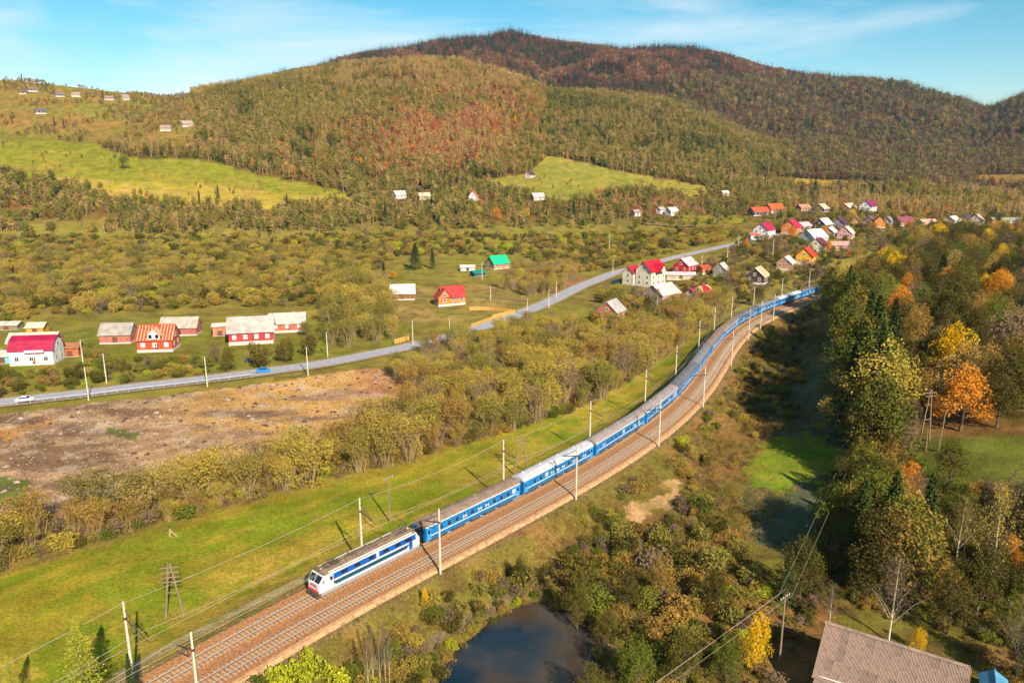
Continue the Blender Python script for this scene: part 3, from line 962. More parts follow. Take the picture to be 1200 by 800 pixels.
# --- electric locomotive
def locomotive():
    c = thing('electric_locomotive', 'white and blue electric locomotive with a red bumper pulling the train', 'locomotive')
    hl = 9.75
    # body shell: stations along x with half width and roof corner
    st = [(-hl, 1.22, 2.35, 0), (-hl + .05, 1.32, 2.4, 0), (-hl + .85, 1.49, 3.52, 0), (hl - .95, 1.49, 3.52, 0), (hl - .05, 1.32, 2.4, 0), (hl, 1.22, 2.35, 0)]
    m = MB()
    prof = []
    for x, hw, zt, _ in st:
        prof.append([(x, -hw, 1.05), (x, -hw * 1.01, 1.8), (x, -hw, zt - .05), (x, -hw + .12, zt), (x, hw - .12, zt), (x, hw, zt - .05), (x, hw * 1.01, 1.8), (x, hw, 1.05)])
    vs = [p for r_ in prof for p in r_]
    fs = []
    for i in range(len(prof) - 1):
        for k in range(8):
            a, b2 = i * 8 + k, i * 8 + (k + 1) % 8
            fs.append((a, b2, b2 + 8, a + 8))
    fs += [tuple(range(7, -1, -1)), tuple(range(40, 48))]
    m.add(vs, fs).build('body', white_p, c)
    arc_roof(1.36, 3.522, .42, -hl + .9, hl - 1.0, 9).build('roof', loco_roof, c)
    for sy in (-1, 1):
        y = sy * 1.507
        MB().box(-hl + 1.0, hl - 1.7, y - .012, y + .012, 2.42, 3.34).build('blue_band', blue2, c)
        d = MB()
        z0, z1 = 1.5, 2.12
        pr = [(hl - 2.9, z0), (hl - 2.2, z1), (-hl + 2.3, z1), (-hl + 3.0, z0)] if sy < 0 else [(hl - 2.9, z0), (hl - 2.2, z1), (-hl + 2.3, z1), (-hl + 3.0, z0)]
        d.prism(pr, y - .013, y + .013, 'y').build('teal_band', teal, c)
        MB().box(-hl + .2, hl - .2, sy * 1.47 - .06, sy * 1.47 + .03, .62, 1.1).build('skirt', skirt_m, c)
        for x in (-7.0, -5.0, -2.6, .2, 2.9, 5.3):
            w = MB().box(x - .55, x + .55, y - .02, y + .02, 2.68, 3.18).build('window', glass, c)
        MB().box(-1.2, -.7, y - .022, y + .022, 2.5, 3.34).build('band_gap', white_p, c)
        for xx in (hl - 2.1, -hl + 2.1):
            d = MB().box(xx - .36, xx + .36, y - .016, y + .016, 1.15, 3.25).build('cab_door', blue2 if xx < 0 else white_p, c)
            MB().box(xx - .24, xx + .24, y - .03, y + .03, 2.5, 3.1).build('door_window', glass, d)
            MB().tube([(xx - .48, y * 1.03, 1.2), (xx - .48, y * 1.03, 2.5)], .025, 5).build('grab_rail', steel_d, c)
        MB().prism([(hl - .55, 2.52), (hl - 1.12, 3.34), (hl - 1.55, 3.34), (hl - 1.55, 2.52)], sy * 1.46 - .02, sy * 1.46 + .03, 'y').build('cab_side_window', glass, c)
    for e in (-1, 1):
        xs = (hl - .05 if e > 0 else -hl + .05)
        xt = (hl - .95 if e > 0 else -hl + .85)
        for sy in (-1, 1):
            a, b2 = .08, 1.2
            vs = []
            for t, hw in ((.12, b2), (.86, b2 + .06)):
                xx = xs + (xt - xs) * t + e * .03
                zz = 2.4 + 1.12 * t
                vs += [(xx, sy * a, zz), (xx, sy * hw, zz)]
            vs += [(v[0] - e * .04, v[1], v[2] - .02) for v in vs]
            MB().add(vs, [(0, 1, 3, 2), (4, 6, 7, 5), (0, 2, 6, 4), (1, 5, 7, 3), (2, 3, 7, 6), (0, 4, 5, 1)]).build('windscreen', glass, c)
            MB().tube([(xs + e * .04, sy * .95, 2.05), (xs + e * .16, sy * .95, 2.05)], .13, 10).build('headlight', curtain, c)
            MB().tube([(xs + e * .04, sy * .95, .95), (xs + e * .55, sy * .95, .95)], [.1, .1], 8).build('buffer', steel_d, c)
        MB().box(min(xs, xs + e * .09), max(xs, xs + e * .09), -.75, .75, 1.9, 2.16).build('nose_badge', red_p, c)
        MB().box(min(xs, xs + e * .12), max(xs, xs + e * .12), -1.3, 1.3, 1.1, 1.42).build('bumper_band', red_p, c)
        pl = MB().prism([(xs - e * .5, .35), (xs + e * .3, .35), (xs + e * .1, 1.05), (xs - e * .5, 1.05)], -1.3, 1.3, 'y').build('snow_plough', bogie_m, c)
        MB().box(min(xs, xs + e * .5), max(xs, xs + e * .5), -.18, .18, .85, 1.1).build('coupler', steel_d, c)
        bogie(c, e * 5.2, 3.0)
        MB().tube([(e * (hl - 1.5), 0, 3.9), (e * (hl - 1.3), 0, 3.92)], .17, 8).build('top_headlight', curtain, c)
    MB().box(-2.4, 2.4, -1.3, 1.3, .5, 1.05).build('underframe_box', bogie_m, c)
    # roof gear
    for x in (-5.0, -1.6, 1.4, 4.6):
        MB().box(x - .6, x + .6, -.5, .5, 3.85, 4.15).build('roof_box', loco_roof, c)
    for x in (-3.4, -.2, 3.0):
        for sy in (-.55, .55):
            MB().tube([(x, sy, 3.8), (x, sy, 4.25)], [.1, .07], 7).build('insulator', ceram, c)
    MB().tube([(-3.4, .55, 4.27), (3.0, .55, 4.27)], .03, 5).build('roof_busbar', steel_d, c)
    for sy in (-1, 1):
        MB().box(-hl + 1.6, hl - 1.8, sy * 1.15 - .18, sy * 1.15 + .18, 3.66, 3.76).build('roof_walkway', roof_edge, c)
    for x, h in ((6.6, .5), (-6.6, 2.35)):
        p = MB()
        for sy in (-.7, .7):
            p.tube([(x - 1.0, sy, 4.1), (x + 1.0, sy, 4.1)], .04, 5)
        for xx in (x - 1.0, x + 1.0):
            p.tube([(xx, -.7, 4.1), (xx, .7, 4.1)], .04, 5)
        for sy in (-.55, .55):
            p.tube([(x + .8, sy, 3.8), (x + .8, sy, 4.1)], .07, 6); p.tube([(x - .8, sy, 3.8), (x - .8, sy, 4.1)], .07, 6)
            k = (x - 1.3, sy * .8, 4.1 + h * .5)
            p.tube([(x + .7, sy, 4.12), k], .04, 5); p.tube([k, (x + .3, sy * .9, 4.12 + h)], .035, 5)
        pn = p.build('pantograph', steel_d, c)
        MB().tube([(x + .3, -1.0, 4.05 + h), (x + .3, -.75, 4.15 + h), (x + .3, .75, 4.15 + h), (x + .3, 1.0, 4.05 + h)], .05, 5).build('pantograph_head', steel_d, pn)
    return c


_sfx, _sfy = plane_pt(366, 700, .2)
S_FRONT = float(np.interp(_sfy, _ty, _ts))
lo = locomotive()
place(lo, S_FRONT + 10.2, 5.2)
s_ = S_FRONT + 20.6
_rl = ['brown weathered roof', 'bright silver roof', 'pinkish grey roof', 'brownish roof and pale eaves', 'dull grey roof', 'dark slate roof']
specs = [(0, True, 'blue carriage with brown roof coupled directly behind the locomotive'),
         (1, True, 'blue carriage with bright silver roof, second behind the locomotive'),
         (2, True, 'blue carriage with pinkish grey roof, third behind the locomotive'),
         (2, True, 'blue carriage with pinkish roof, fourth behind the locomotive'),
         (4, False, 'blue carriage with dull slate roof, fifth behind the locomotive'),
         (3, False, 'blue carriage with grey roof, sixth behind the locomotive'),
         (0, False, 'blue carriage with brownish roof, seventh behind the locomotive'),
         (0, True, 'blue carriage with brown roof and pale eaves, eighth behind the locomotive'),
         (4, False, 'blue carriage with dark roof entering the tree shade, ninth behind the locomotive'),
         (3, False, 'blue carriage in tree shade, tenth behind the locomotive'),
         (1, False, 'blue carriage with silvery roof in tree shade, eleventh behind the locomotive'),
         (4, False, 'last blue carriage disappearing behind the roadside trees')]
for i, (ri, ed, lab) in enumerate(specs):
    if s_ + 24.6 > TS1:
        break
    cc = coach(i, roof_ms[ri], ed, lab)
    place(cc, s_ + 12.3, 8.4)
    s_ += 24.54

# ------------------------------------------------------------------ overhead line
pole_d = MB().tube([(0, 0, -2.5), (0, 0, 10.6)], [.21, .13], 10).data('pole', concrete)
arm = MB()
arm.tube([(0, 0, 8.4), (0, -3.3, 7.6)], .08, 6).tube([(0, 0, 9.6), (0, -2.9, 7.75)], .05, 5).tube([(0, -1.2, 8.15), (0, -1.2, 7.0)], .05, 5).tube([(0, -1.2, 7.0), (0, -3.4, 6.75)], .05, 5)
arm_d = arm.data('cantilever', steel_d)
ins_d = MB().tube([(0, -.35, 8.3), (0, -.85, 8.2)], [.12, .12], 8).data('insulator', ceram)
band_d = MB().tube([(0, 0, 8.25), (0, 0, 8.55)], .22, 10).data('clamp_band', steel_d)


def catenary(s_, off, side, label, k=0):
    x, y, hx, hy = track_at(s_, off)
    a = math.atan2(hy, hx) + (0 if side < 0 else math.pi)
    o = thing('catenary_pole', label, 'catenary pole', (x, y, float(height(x, y)) * .3), a, 'catenary poles along the railway')
    link('pole', pole_d, o); c_ = link('cantilever', arm_d, o); link('insulator', ins_d, c_); link('clamp_band', band_d, o)
    return o


def s_for_px(px, off, z):
    ss = np.arange(TS0 - 20, TS1, .5)
    X, Y, _, _ = track_at(ss, off)
    p, _ = proj(X, Y, z)
    return float(np.interp(px, p, ss))


RIGHT_OFF, LEFT_OFF = GAP + 3.9, -3.4
right_s = [s_for_px(p, RIGHT_OFF, 0) for p in (234, 516, 675, 772, 824, 857, 877, 891, 906)]
left_s = [s_for_px(p, LEFT_OFF, 8) for p in (147, 422, 590, 692, 757, 793, 820, 838, 858, 884, 917, 949)]
for k, s_ in enumerate(right_s):
    catenary(s_, RIGHT_OFF, 1, 'pale concrete catenary pole standing beside the empty track')
for k, s_ in enumerate(left_s):
    catenary(s_, LEFT_OFF, -1, 'pale concrete catenary pole standing on the far side of the train')
# contact and carrier wires, sagging between poles
wire_m = mat('copper_wire', (170, 156, 140), .6, .1, 2, k=.7)


def wire(off, z_sup, sag, ss, label, r=.024):
    pts = []
    for a, b2 in zip(ss[:-1], ss[1:]):
        for t in np.linspace(0, 1, 9)[:-1]:
            x, y, _, _ = track_at(a + (b2 - a) * t, off)
            pts.append((x, y, z_sup - sag * 4 * t * (1 - t)))
    x, y, _, _ = track_at(ss[-1], off)
    pts.append((x, y, z_sup))
    o = MB().tube(pts, r, 4).build('overhead_wire', wire_m)
    tag(o, label, 'wire', 'wires of the overhead line')


ls = [TS0 - 30] + left_s
rs_ = [TS0 - 30] + right_s
wire(0, 6.55, .05, ls, 'contact wire strung above the train')
wire(0, 7.75, 1.0, ls, 'sagging carrier wire strung above the train')
wire(GAP, 6.55, .05, rs_, 'contact wire strung above the empty track')
wire(GAP, 7.75, 1.0, rs_, 'sagging carrier wire strung above the empty track')
wire(LEFT_OFF - .1, 10.3, .9, ls, 'feeder wire on the tops of the poles beyond the train', .028)

# ------------------------------------------------------------------ wooden line poles
pole_wood = mat('pole_wood', (150, 128, 100), .9, .25, 2.5, k=.62)


def wood_pole(px, py, h, label, arms=1, rz=.6, lean=0.0, group=None, name='wooden_utility_pole', m=None):
    x, y, z = ground(px, py)
    o = thing(name, label, 'utility pole', (x, y, z), rz, group)
    MB().tube([(0, 0, -.6), (lean, 0, h)], [.16, .1], 8).build('pole', m or pole_wood, o)
    for k in range(arms):
        zz = h - .45 - .7 * k
        ar = MB().box(-1.1, 1.1, -.06, .06, zz - .06, zz + .06).build('crossarm', m or pole_wood, o)
        for xx in (-1.0, -.45, .45, 1.0):
            MB().tube([(xx, 0, zz + .06), (xx, 0, zz + .34)], [.07, .04], 6).build('insulator', curtain, ar)
    return o


def a_frame(px, py, h, label, spread=2.6, arms=2, rz=.2):
    x, y, z = ground(px, py)
    o = thing('wooden_utility_pole', label, 'utility pole', (x, y, z), rz)
    for s in (-1, 1):
        MB().tube([(s * spread / 2, 0, -.8), (s * .12, 0, h)], [.17, .11], 8).build('pole', pole_wood, o)
    for k in range(arms):
        zz = h - .7 - .75 * k
        ar = MB().box(-1.3, 1.3, -.16, -.06, zz - .07, zz + .07).build('crossarm', pole_wood, o)
        for xx in (-1.2, -.7, .7, 1.2):
            MB().tube([(xx, -.1, zz + .07), (xx, -.1, zz + .32)], [.08, .05], 6).build('insulator', ceram, ar)
    MB().box(-spread * .3, spread * .3, -.05, .05, h * .45, h * .45 + .12).build('brace', pole_wood, o)
    return o


a_frame(205, 722, 8.6, 'A-frame wooden pole with crowded crossarms in the green meadow', 2.6, 4)
a_frame(611, 553, 8.0, 'pale A-frame wooden pole with two crossarms beside the willow thicket', 3.4, 2)
a_frame(1083, 520, 12, 'tall narrow A-frame wooden pole above the brown birch on the slope', 2.6, 2)
wood_pole(457, 612, 9.0, 'single wooden pole with a crossarm behind the locomotive', 1, .9)
wood_pole(913, 778, 10.5, 'dark wooden pole with white insulators beside the slate-roofed barn', 1, .7)
wood_pole(1099, 528, 8.6, 'short leaning wooden pole at the corner of the slope meadow', 0, .3, .7)
wood_pole(1085, 528, 4.6, 'stub wooden pole beside the tall A-frame pole', 0, .3, -.2)
tag(MB().tube([(ground(913, 778)[0], ground(913, 778)[1], 7.0), (ground(800, 830)[0] - 20, ground(800, 830)[1] - 22, 6.5)], .016, 4).build('power_line_wire', wire_m),
    'power line wire running low from the dark wooden pole', 'wire')
lx, ly, lz = ground(913, 778)
for dx in (-.9, .9):
    tag(MB().tube([(lx + dx, ly, lz + 10.4), (lx + dx - 26, ly - 22, lz + 9.2)], .016, 4).build('power_line_wire', wire_m), 'power line wire on the crossarm of the dark wooden pole', 'wire', 'wires of the dark wooden pole')
    tag(MB().tube([(lx + dx, ly, lz + 10.4), (lx + dx + 24, ly + 40, lz + 10.5)], .016, 4).build('power_line_wire', wire_m), 'power line wire running from the dark wooden pole up the slope', 'wire', 'wires up the slope')

# roadside concrete poles (photo x, y of foot, height)
for (px, py, h) in [(104, 469, 9.5), (125, 449, 9.0), (243, 453, 9.0), (361, 440, 9.0), (384, 418, 8.6), (484, 405, 9.0), (527, 396, 7.5), (618, 372, 8), (643, 361, 8), (652, 350, 8), (718, 322, 8.5), (714, 296, 12),
                    (98, 430, 9), (565, 328, 10), (575, 352, 7), (822, 318, 9), (852, 308, 9), (865, 292, 9), (905, 306, 12)]:
    x, y, z = ground(px, py)
    o = thing('roadside_pole', 'slim pale concrete pole along the valley road' if h != 12 else 'tall thin pole rising from the village gardens', 'utility pole', (x, y, z), .7, 'concrete poles along the road' if h != 12 else 'tall poles in the village')
    MB().tube([(0, 0, -.6), (0, 0, h)], [.2, .12], 8).build('pole', concrete, o)
    ar = MB().box(-.8, .8, -.05, .05, h - .5, h - .4).build('crossarm', steel_d, o)
    for xx in (-.7, .7):
        MB().tube([(xx, 0, h - .4), (xx, 0, h - .2)], .05, 5).build('insulator', curtain, ar)

# guard rail on the field side of the road
gx = [p for p in ROAD if 20 < proj(p[0], p[1], p[2])[0] < 300]
gp = np.array(gx)
dv = np.gradient(gp[:, :2], axis=0); dv /= np.hypot(dv[:, 0], dv[:, 1])[:, None]
gl = gp[:, :2] + np.stack([dv[:, 1], -dv[:, 0]], -1) * 3.9
g0 = (gl[0, 0], gl[0, 1], gp[0, 2])
gr = thing('guard_rail', 'pale metal guard rail between the road and the bare field', 'guard rail', g0)
MB().tube([(p[0] - g0[0], p[1] - g0[1], z - g0[2] + .95) for p, z in zip(gl, gp[:, 2])], .14, 6).build('beam', mat('galvanised', (200, 200, 202), .6, .15, 1, metal=.2, k=.55), gr)
gpost = MB().box(-.09, .09, -.09, .09, -.4, 1.0).data('post', MATS['galvanised'])
for p, z in zip(gl, gp[:, 2]):
    link('post', gpost, gr, (p[0] - g0[0], p[1] - g0[1], z - g0[2]))


# ------------------------------------------------------------------ vehicles
def car(px, py, label, body_m, name='parked_car', rz=0.0, van=False):
    x, y, z = ground(px, py)
    j = int(np.argmin(np.hypot(ROAD[:, 0] - x, ROAD[:, 1] - y)))
    if math.hypot(ROAD[j, 0] - x, ROAD[j, 1] - y) < 4:
        z = ROAD[j, 2] + .3
    o = thing(name, label, 'car' if not van else 'van', (x, y, z), rz)
    if van:
        pr = [(-2.5, .35), (2.4, .35), (2.55, 1.0), (1.9, 1.25), (1.45, 2.05), (-2.4, 2.1), (-2.55, 1.0)]
        gl_ = [(1.75, 1.3), (1.38, 1.92), (-2.2, 1.95), (-2.3, 1.3)]
    else:
        pr = [(-2.1, .3), (2.1, .3), (2.2, .62), (2.05, .82), (1.05, .95), (.45, 1.42), (-.95, 1.45), (-1.65, 1.0), (-2.15, .92)]
        gl_ = [(.95, .98), (.42, 1.37), (-.9, 1.39), (-1.5, 1.0)]
    bm_ = MB().prism(pr, -.85, .85, 'y').build('body', body_m, o)
    for sy in (-1, 1):
        MB().prism(gl_, sy * .856 - .006, sy * .856 + .006, 'y').build('side_window', glass, o)
        for xx in (-1.3, 1.3):
            w = MB().tube([(xx, sy * .72, .32), (xx, sy * .88, .32)], .32, 14).build('wheel', rubber, o)
            MB().tube([(xx, sy * .88, .32), (xx, sy * .89, .32)], .18, 8).build('rim', MATS['galvanised'], w)
        hx = 2.2 if not van else 2.5
        MB().box(hx - .14, hx + .01, sy * .62 - .16, sy * .62 + .16, .62, .78).build('headlight', curtain, o)
        MB().box(-hx + .0, -hx + .1, sy * .66 - .14, sy * .66 + .14, .66, .84).build('tail_light', red_p, o)
    if not van:
        MB().add([(.99, -.75, 1.0), (.99, .75, 1.0), (.5, .7, 1.41), (.5, -.7, 1.41)], [(0, 1, 2, 3)]).build('windscreen', glass, o)
        MB().add([(-1.64, -.75, 1.03), (-1.64, .75, 1.03), (-1.0, .7, 1.465), (-1.0, -.7, 1.465)], [(0, 3, 2, 1)]).build('rear_window', glass, o)
    else:
        MB().add([(1.93, -.78, 1.27), (1.93, .78, 1.27), (1.5, .74, 2.0), (1.5, -.74, 2.0)], [(0, 1, 2, 3)]).build('windscreen', glass, o)
    return o


car(309, 437.5, 'bright blue car driving on the valley road', mat('car_blue', (14, 120, 190), .25, .05, 1, spec=.6), 'blue_car', .28)
car(295, 424, 'dark teal car parked under the clipped evergreens by the road', mat('car_teal', (16, 60, 76), .3, .05, 1, spec=.6), 'parked_car', .3)
car(30, 472, 'pale car on the road near the field corner', mat('car_pale', (214, 214, 222), .3, .05, 1, spec=.6, k=.8), 'pale_car', .2)
car(633, 411, 'pale van standing among the willow thicket', mat('van_pale', (190, 204, 206), .4, .08, 1, k=.8), 'parked_van', 2.4, True)
car(722, 332, 'dark teal van beside the white red-roofed house', MATS['car_teal'], 'parked_van', .9, True)

# ------------------------------------------------------------------ houses
def wall_mat(c):
    return mat('wall_%d_%d_%d' % c, c, .85, .22, .7, k=.62)


def roof_mat(c, ribs=True):
    return mat('roof_%d_%d_%d' % c, c, .6, .24, .45, k=.62, wave=(1.1, 'X') if ribs else None)


frame_w = mat('frame_white', (228, 224, 214), .6, .08, 2, k=.8)
found_m = mat('foundation', (206, 196, 186), .9, .15, 1.5, k=.68)
door_m = mat('door_brown', (110, 70, 48), .7, .2, 2, k=.8)
brick_m = mat('chimney_brick', (160, 96, 76), .9, .2, 4, k=.8)
HW = MB().box(-.55, .55, -.03, .03, 0, 1.3).data('window', glass)
HF = MB().box(-.68, .68, -.05, .02, -.14, -.0).box(-.68, .68, -.05, .02, 1.3, 1.44).box(-.68, -.55, -.05, .02, 0, 1.3).box(.55, .68, -.05, .02, 0, 1.3).box(-.05, .05, -.045, .02, 0, 1.3).data('frame', frame_w)
HP = MB().box(-.55, .55, -.038, -.031, 0, 1.3).data('pane', mat('painted_sun_pane', (200, 200, 196), .2, .1, 1, spec=.6, k=.7))  # pale glass sheet, sunlight on the window put into its colour
HOUSES = []


def house(name, label, px, py, L, W, h, rh, rot, wall, roof, win=True, chim=1, group=None, cat='house', over=.5, gable=None, hip=0.0, porch=False, pale=False, ribs=True, found=.5, storeys=None, garage=False, xyz=None, gamb=False):
    x, y, z = xyz or ground(px, py)
    HOUSES.append((x, y, max(L, W)))
    o = thing(name, label, cat, (x, y, z), math.radians(rot), group)
    wm_, rm_ = wall_mat(wall), roof_mat(roof, ribs)
    hl, hw = L / 2, W / 2
    if found:
        MB().box(-hl - .12, hl + .12, -hw - .12, hw + .12, -1.2, found).build('foundation', found_m, o)
    z0 = found
    zt = z0 + h
    # walls with gables
    if gamb:
        pr = [(-hw, z0), (hw, z0), (hw, zt), (hw * .62, zt + rh * .68), (0, zt + rh), (-hw * .62, zt + rh * .68), (-hw, zt)]
    else:
        pr = [(-hw, z0), (hw, z0), (hw, zt), (0, zt + rh), (-hw, zt)]
    wo = MB().prism(pr, -hl, hl, 'x').build('wall', wm_, o)
    if gable:
        gp_ = pr[2:]
        for e in (-1, 1):
            MB().prism([(u * .985, v - (.05 if v > zt else 0)) for u, v in gp_], min(e * hl, e * (hl + .04)), max(e * hl, e * (hl + .04)), 'x').build('gable', wall_mat(gable), o)
    # roof shell
    t = .14
    k = rh / hw
    if gamb:
        q = [(-hw - over, zt - over * 1.2), (-hw * .62, zt + rh * .68), (0, zt + rh), (hw * .62, zt + rh * .68), (hw + over, zt - over * 1.2)]
    else:
        q = [(-hw - over, zt - over * k), (0, zt + rh), (hw + over, zt - over * k)]
    q1 = [(u, v + .03) for u, v in q]
    q2 = [(u, v + .03 + t * 1.2) for u, v in reversed(q)]
    ro = MB().prism(q1 + q2, -hl - over, hl + over, 'x')
    if hip:
        ro = MB()
        e = hl + over; f = hl - hip
        zb, zr = zt - over * k, zt + rh
        for dz in (0,):
            ro.add([(-e, -hw - over, zb), (e, -hw - over, zb), (e, hw + over, zb), (-e, hw + over, zb), (-f, 0, zr + .15), (f, 0, zr + .15),
                    (-e, -hw - over, zb + .15), (e, -hw - over, zb + .15), (e, hw + over, zb + .15), (-e, hw + over, zb + .15)],
                   [(3, 2, 1, 0), (6, 7, 5, 4), (7, 8, 5), (8, 9, 4, 5), (9, 6, 4), (0, 1, 7, 6), (1, 2, 8, 7), (2, 3, 9, 8), (3, 0, 6, 9)])
    ro = ro.build('roof', rm_, o)
    MB().tube([(-hl - over, 0, zt + rh + .2), (hl + over, 0, zt + rh + .2)], .12, 5).build('ridge_cap', rm_, ro) if not hip else None
    if chim:
        cx = hl * .35
        MB().box(cx - .35, cx + .35, -.35 + hw * .3, .35 + hw * .3, zt + rh * .4, zt + rh + .9).build('chimney', brick_m, ro)
    if win:
        st = storeys or max(1, int(h // 2.7))
        for si in range(st):
            zz = z0 + .95 + si * 2.8
            n = max(1, int(L // 3.4))
            for i in range(n):
                xx = -hl + L * (i + .5) / n
                for sy in (-1, 1):
                    w = link('window', HW, wo, (xx, sy * (hw + .01), zz), 0 if sy < 0 else math.pi)
                    link('frame', HF, w) if False else None
                    fr = link('window_frame', HF, wo, (xx, sy * (hw + .01), zz), 0 if sy < 0 else math.pi)
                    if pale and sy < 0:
                        link('curtain', HP, wo, (xx, sy * (hw + .01), zz), 0)  # front panes only: bright pane with the sun painted in, no cloth
            n = max(1, int(W // 3.8))
            for i in range(n):
                yy = -hw + W * (i + .5) / n
                for sx in (-1, 1):
                    link('window', HW, wo, (sx * (hl + .01), yy, zz), -math.pi / 2 if sx < 0 else math.pi / 2)
                    link('window_frame', HF, wo, (sx * (hl + .01), yy, zz), -math.pi / 2 if sx < 0 else math.pi / 2)
        if rh > 2.4:
            for sx in (-1, 1):
                link('window', HW, wo, (sx * (hl + .05), 0, zt + .35), -math.pi / 2 if sx < 0 else math.pi / 2)
                link('window_frame', HF, wo, (sx * (hl + .05), 0, zt + .35), -math.pi / 2 if sx < 0 else math.pi / 2)
        MB().box(hl * .1 - .45, hl * .1 + .45, -hw - .05, -hw + .05, z0 - .3, z0 + 2.0).build('door', door_m, wo)
    elif cat != 'house':
        MB().box(-.9, .9, -hw - .05, -hw + .05, z0 - .4, z0 + 2.0).build('door', door_m, wo)
    if porch:
        MB().box(-hl * .4, hl * .2, -hw - 1.6, -hw, z0 + 2.2, z0 + 2.34).build('porch_roof', rm_, o)
        for xx in (-hl * .38, hl * .18):
            MB().box(xx - .07, xx + .07, -hw - 1.55, -hw - 1.41, -.3, z0 + 2.2).build('porch_post', frame_w, o)
    return o


def absorb(main, wing):
    """a wing built into a house: its parts become parts of the house"""
    mw = Matrix.Translation(main.location) @ Matrix.Rotation(main.rotation_euler.z, 4, 'Z')
    ww = Matrix.Translation(wing.location) @ Matrix.Rotation(wing.rotation_euler.z, 4, 'Z')
    for ch in list(wing.children):
        b_ = Matrix.Translation(ch.location) @ ch.rotation_euler.to_matrix().to_4x4()
        m_ = mw.inverted() @ ww @ b_
        ch.parent = main
        ch.location = m_.to_translation()
        ch.rotation_euler = m_.to_euler()
    bpy.data.objects.remove(wing)


MAG, RED, CRED = (180, 18, 66), (206, 36, 52), (196, 60, 60)
SLATE, TIN, PINKT = (176, 164, 152), (206, 206, 206), (214, 194, 184)
# --- along the near road
h1 = house('white_house', 'white house with magenta gambrel roof at the roadside bend', 45, 424, 13, 8.5, 4.6, 3.6, 8, (236, 234, 228), MAG, chim=0, gamb=True, over=.4)
for xx in (-3.6, 1.0):
    for dx in (-.5, .5):
        link('window', HW, h1, (xx + dx * 1.4 + 1.6, -3.35, 5.4), 0)
MB().box(-1.5, 4.2, -5.1, -4.2, 4.2, 4.35).build('balcony', mat('balcony_red', (150, 60, 70), .7, .1, 2), h1)
MB().box(-1.5, 4.2, -5.1, -5.04, 4.35, 5.1).build('balcony_rail', frame_w, h1)
house('outbuilding', 'long shed with pale pinkish roof behind the white magenta-roofed house', 43, 411, 15, 7, 3.4, 2.4, 8, (206, 190, 172), (226, 206, 184), win=False, chim=0, cat='shed')
house('garden_shed', 'small light blue shed left of the magenta-roofed house', 6, 424, 5, 4, 2.4, 1.2, 10, (116, 196, 214), (210, 206, 196), win=False, chim=0, cat='shed', found=.1)
house('brick_shed', 'orange brick shed between the magenta-roofed house and garden trees', 85, 416, 5.4, 4.4, 3.0, 1.0, 10, (206, 110, 66), (180, 120, 84), win=False, chim=0, cat='shed', found=.1)
house('yellow_shed', 'yellow-ochre shed with white roof behind the pale-roofed outbuilding', 45, 390, 6, 5, 2.6, 1.2, 6, (214, 160, 60), (226, 214, 190), win=False, chim=0, cat='shed', found=.1)
house('open_shelter', 'low pale roofed shelter at the edge of the far orchard', 12, 385, 8, 5, 1.8, .8, 4, (150, 130, 104), (216, 206, 186), win=False, chim=0, cat='shed', found=.1)
h2 = house('brick_house', 'orange house with striped orange and cream roof and gabled dormer', 187, 409, 11.5, 9, 3.4, 4.2, 7, (206, 88, 52), (206, 78, 40), chim=0, gable=(190, 120, 96), pale=True, found=1.0, ribs=False)
for i in range(12):
    if i in (5, 6):
        continue
    xx = -5.7 + i * 1.04
    k_ = 4.2 / 4.5
    y0, y1 = -4.9, -.15
    MB().add([(xx, y0, 1.0 + 3.4 + 4.2 + y0 * k_ + .235), (xx + .3, y0, 8.6 + y0 * k_ + .235), (xx + .3, y1, 8.6 + y1 * k_ + .235), (xx, y1, 8.6 + y1 * k_ + .235),
              (xx, y0, 8.6 + y0 * k_ + .17), (xx + .3, y0, 8.6 + y0 * k_ + .17), (xx + .3, y1, 8.6 + y1 * k_ + .17), (xx, y1, 8.6 + y1 * k_ + .17)],
             [(0, 1, 2, 3), (7, 6, 5, 4), (0, 4, 5, 1), (1, 5, 6, 2), (2, 6, 7, 3), (3, 7, 4, 0)]).build('roof_strip', mat('roof_cream', (222, 180, 146), .7, .3, .6, k=.6), h2)
dm = MB().prism([(-1.9, 4.6), (1.9, 4.6), (1.9, 6.2), (0, 8.0), (-1.9, 6.2)], -4.75, -1.5, 'y').build('dormer', frame_w, h2)
MB().prism([(-2.5, 5.65), (0, 8.05), (2.5, 5.65), (2.5, 5.9), (0, 8.3), (-2.5, 5.9)], -5.1, -.4, 'y').build('dormer_roof', MATS['roof_cream'], dm)
for xx in (-1.1, 1.1):
    link('window', HW, dm, (xx, -4.78, 4.9), 0)
house('brick_barn', 'pinkish brick barn with grey slate roof left of the striped-roof house', 140, 400, 10.5, 7.5, 3.0, 3.2, 6, (196, 120, 100), SLATE, win=False, chim=0, cat='barn', gable=(150, 130, 120))
house('brick_barn', 'brick barn with patched grey roof behind the striped-roof house', 213, 391, 13, 7, 2.8, 3.0, 5, (186, 110, 92), (194, 178, 160), win=False, chim=0, cat='barn')
house('red_house', 'long red brick house with white plinth and broad grey roof', 296, 400, 15, 10, 3.6, 4.2, 14, (206, 62, 62), (196, 184, 174), chim=0, pale=True, found=1.3, gable=(196, 90, 84), over=.7)
house('red_house_annex', 'low grey-roofed annex at the end of the long red house', 338, 387, 13, 8, 2.8, 3.0, 12, (206, 110, 84), (208, 196, 182), chim=1, pale=True, found=.9)
house('open_shelter', 'small white flat-roofed shelter beside the long red house gable', 259, 392, 5, 5, 3.6, .5, 14, (196, 130, 100), (226, 218, 206), win=False, chim=0, cat='shed', found=.1)
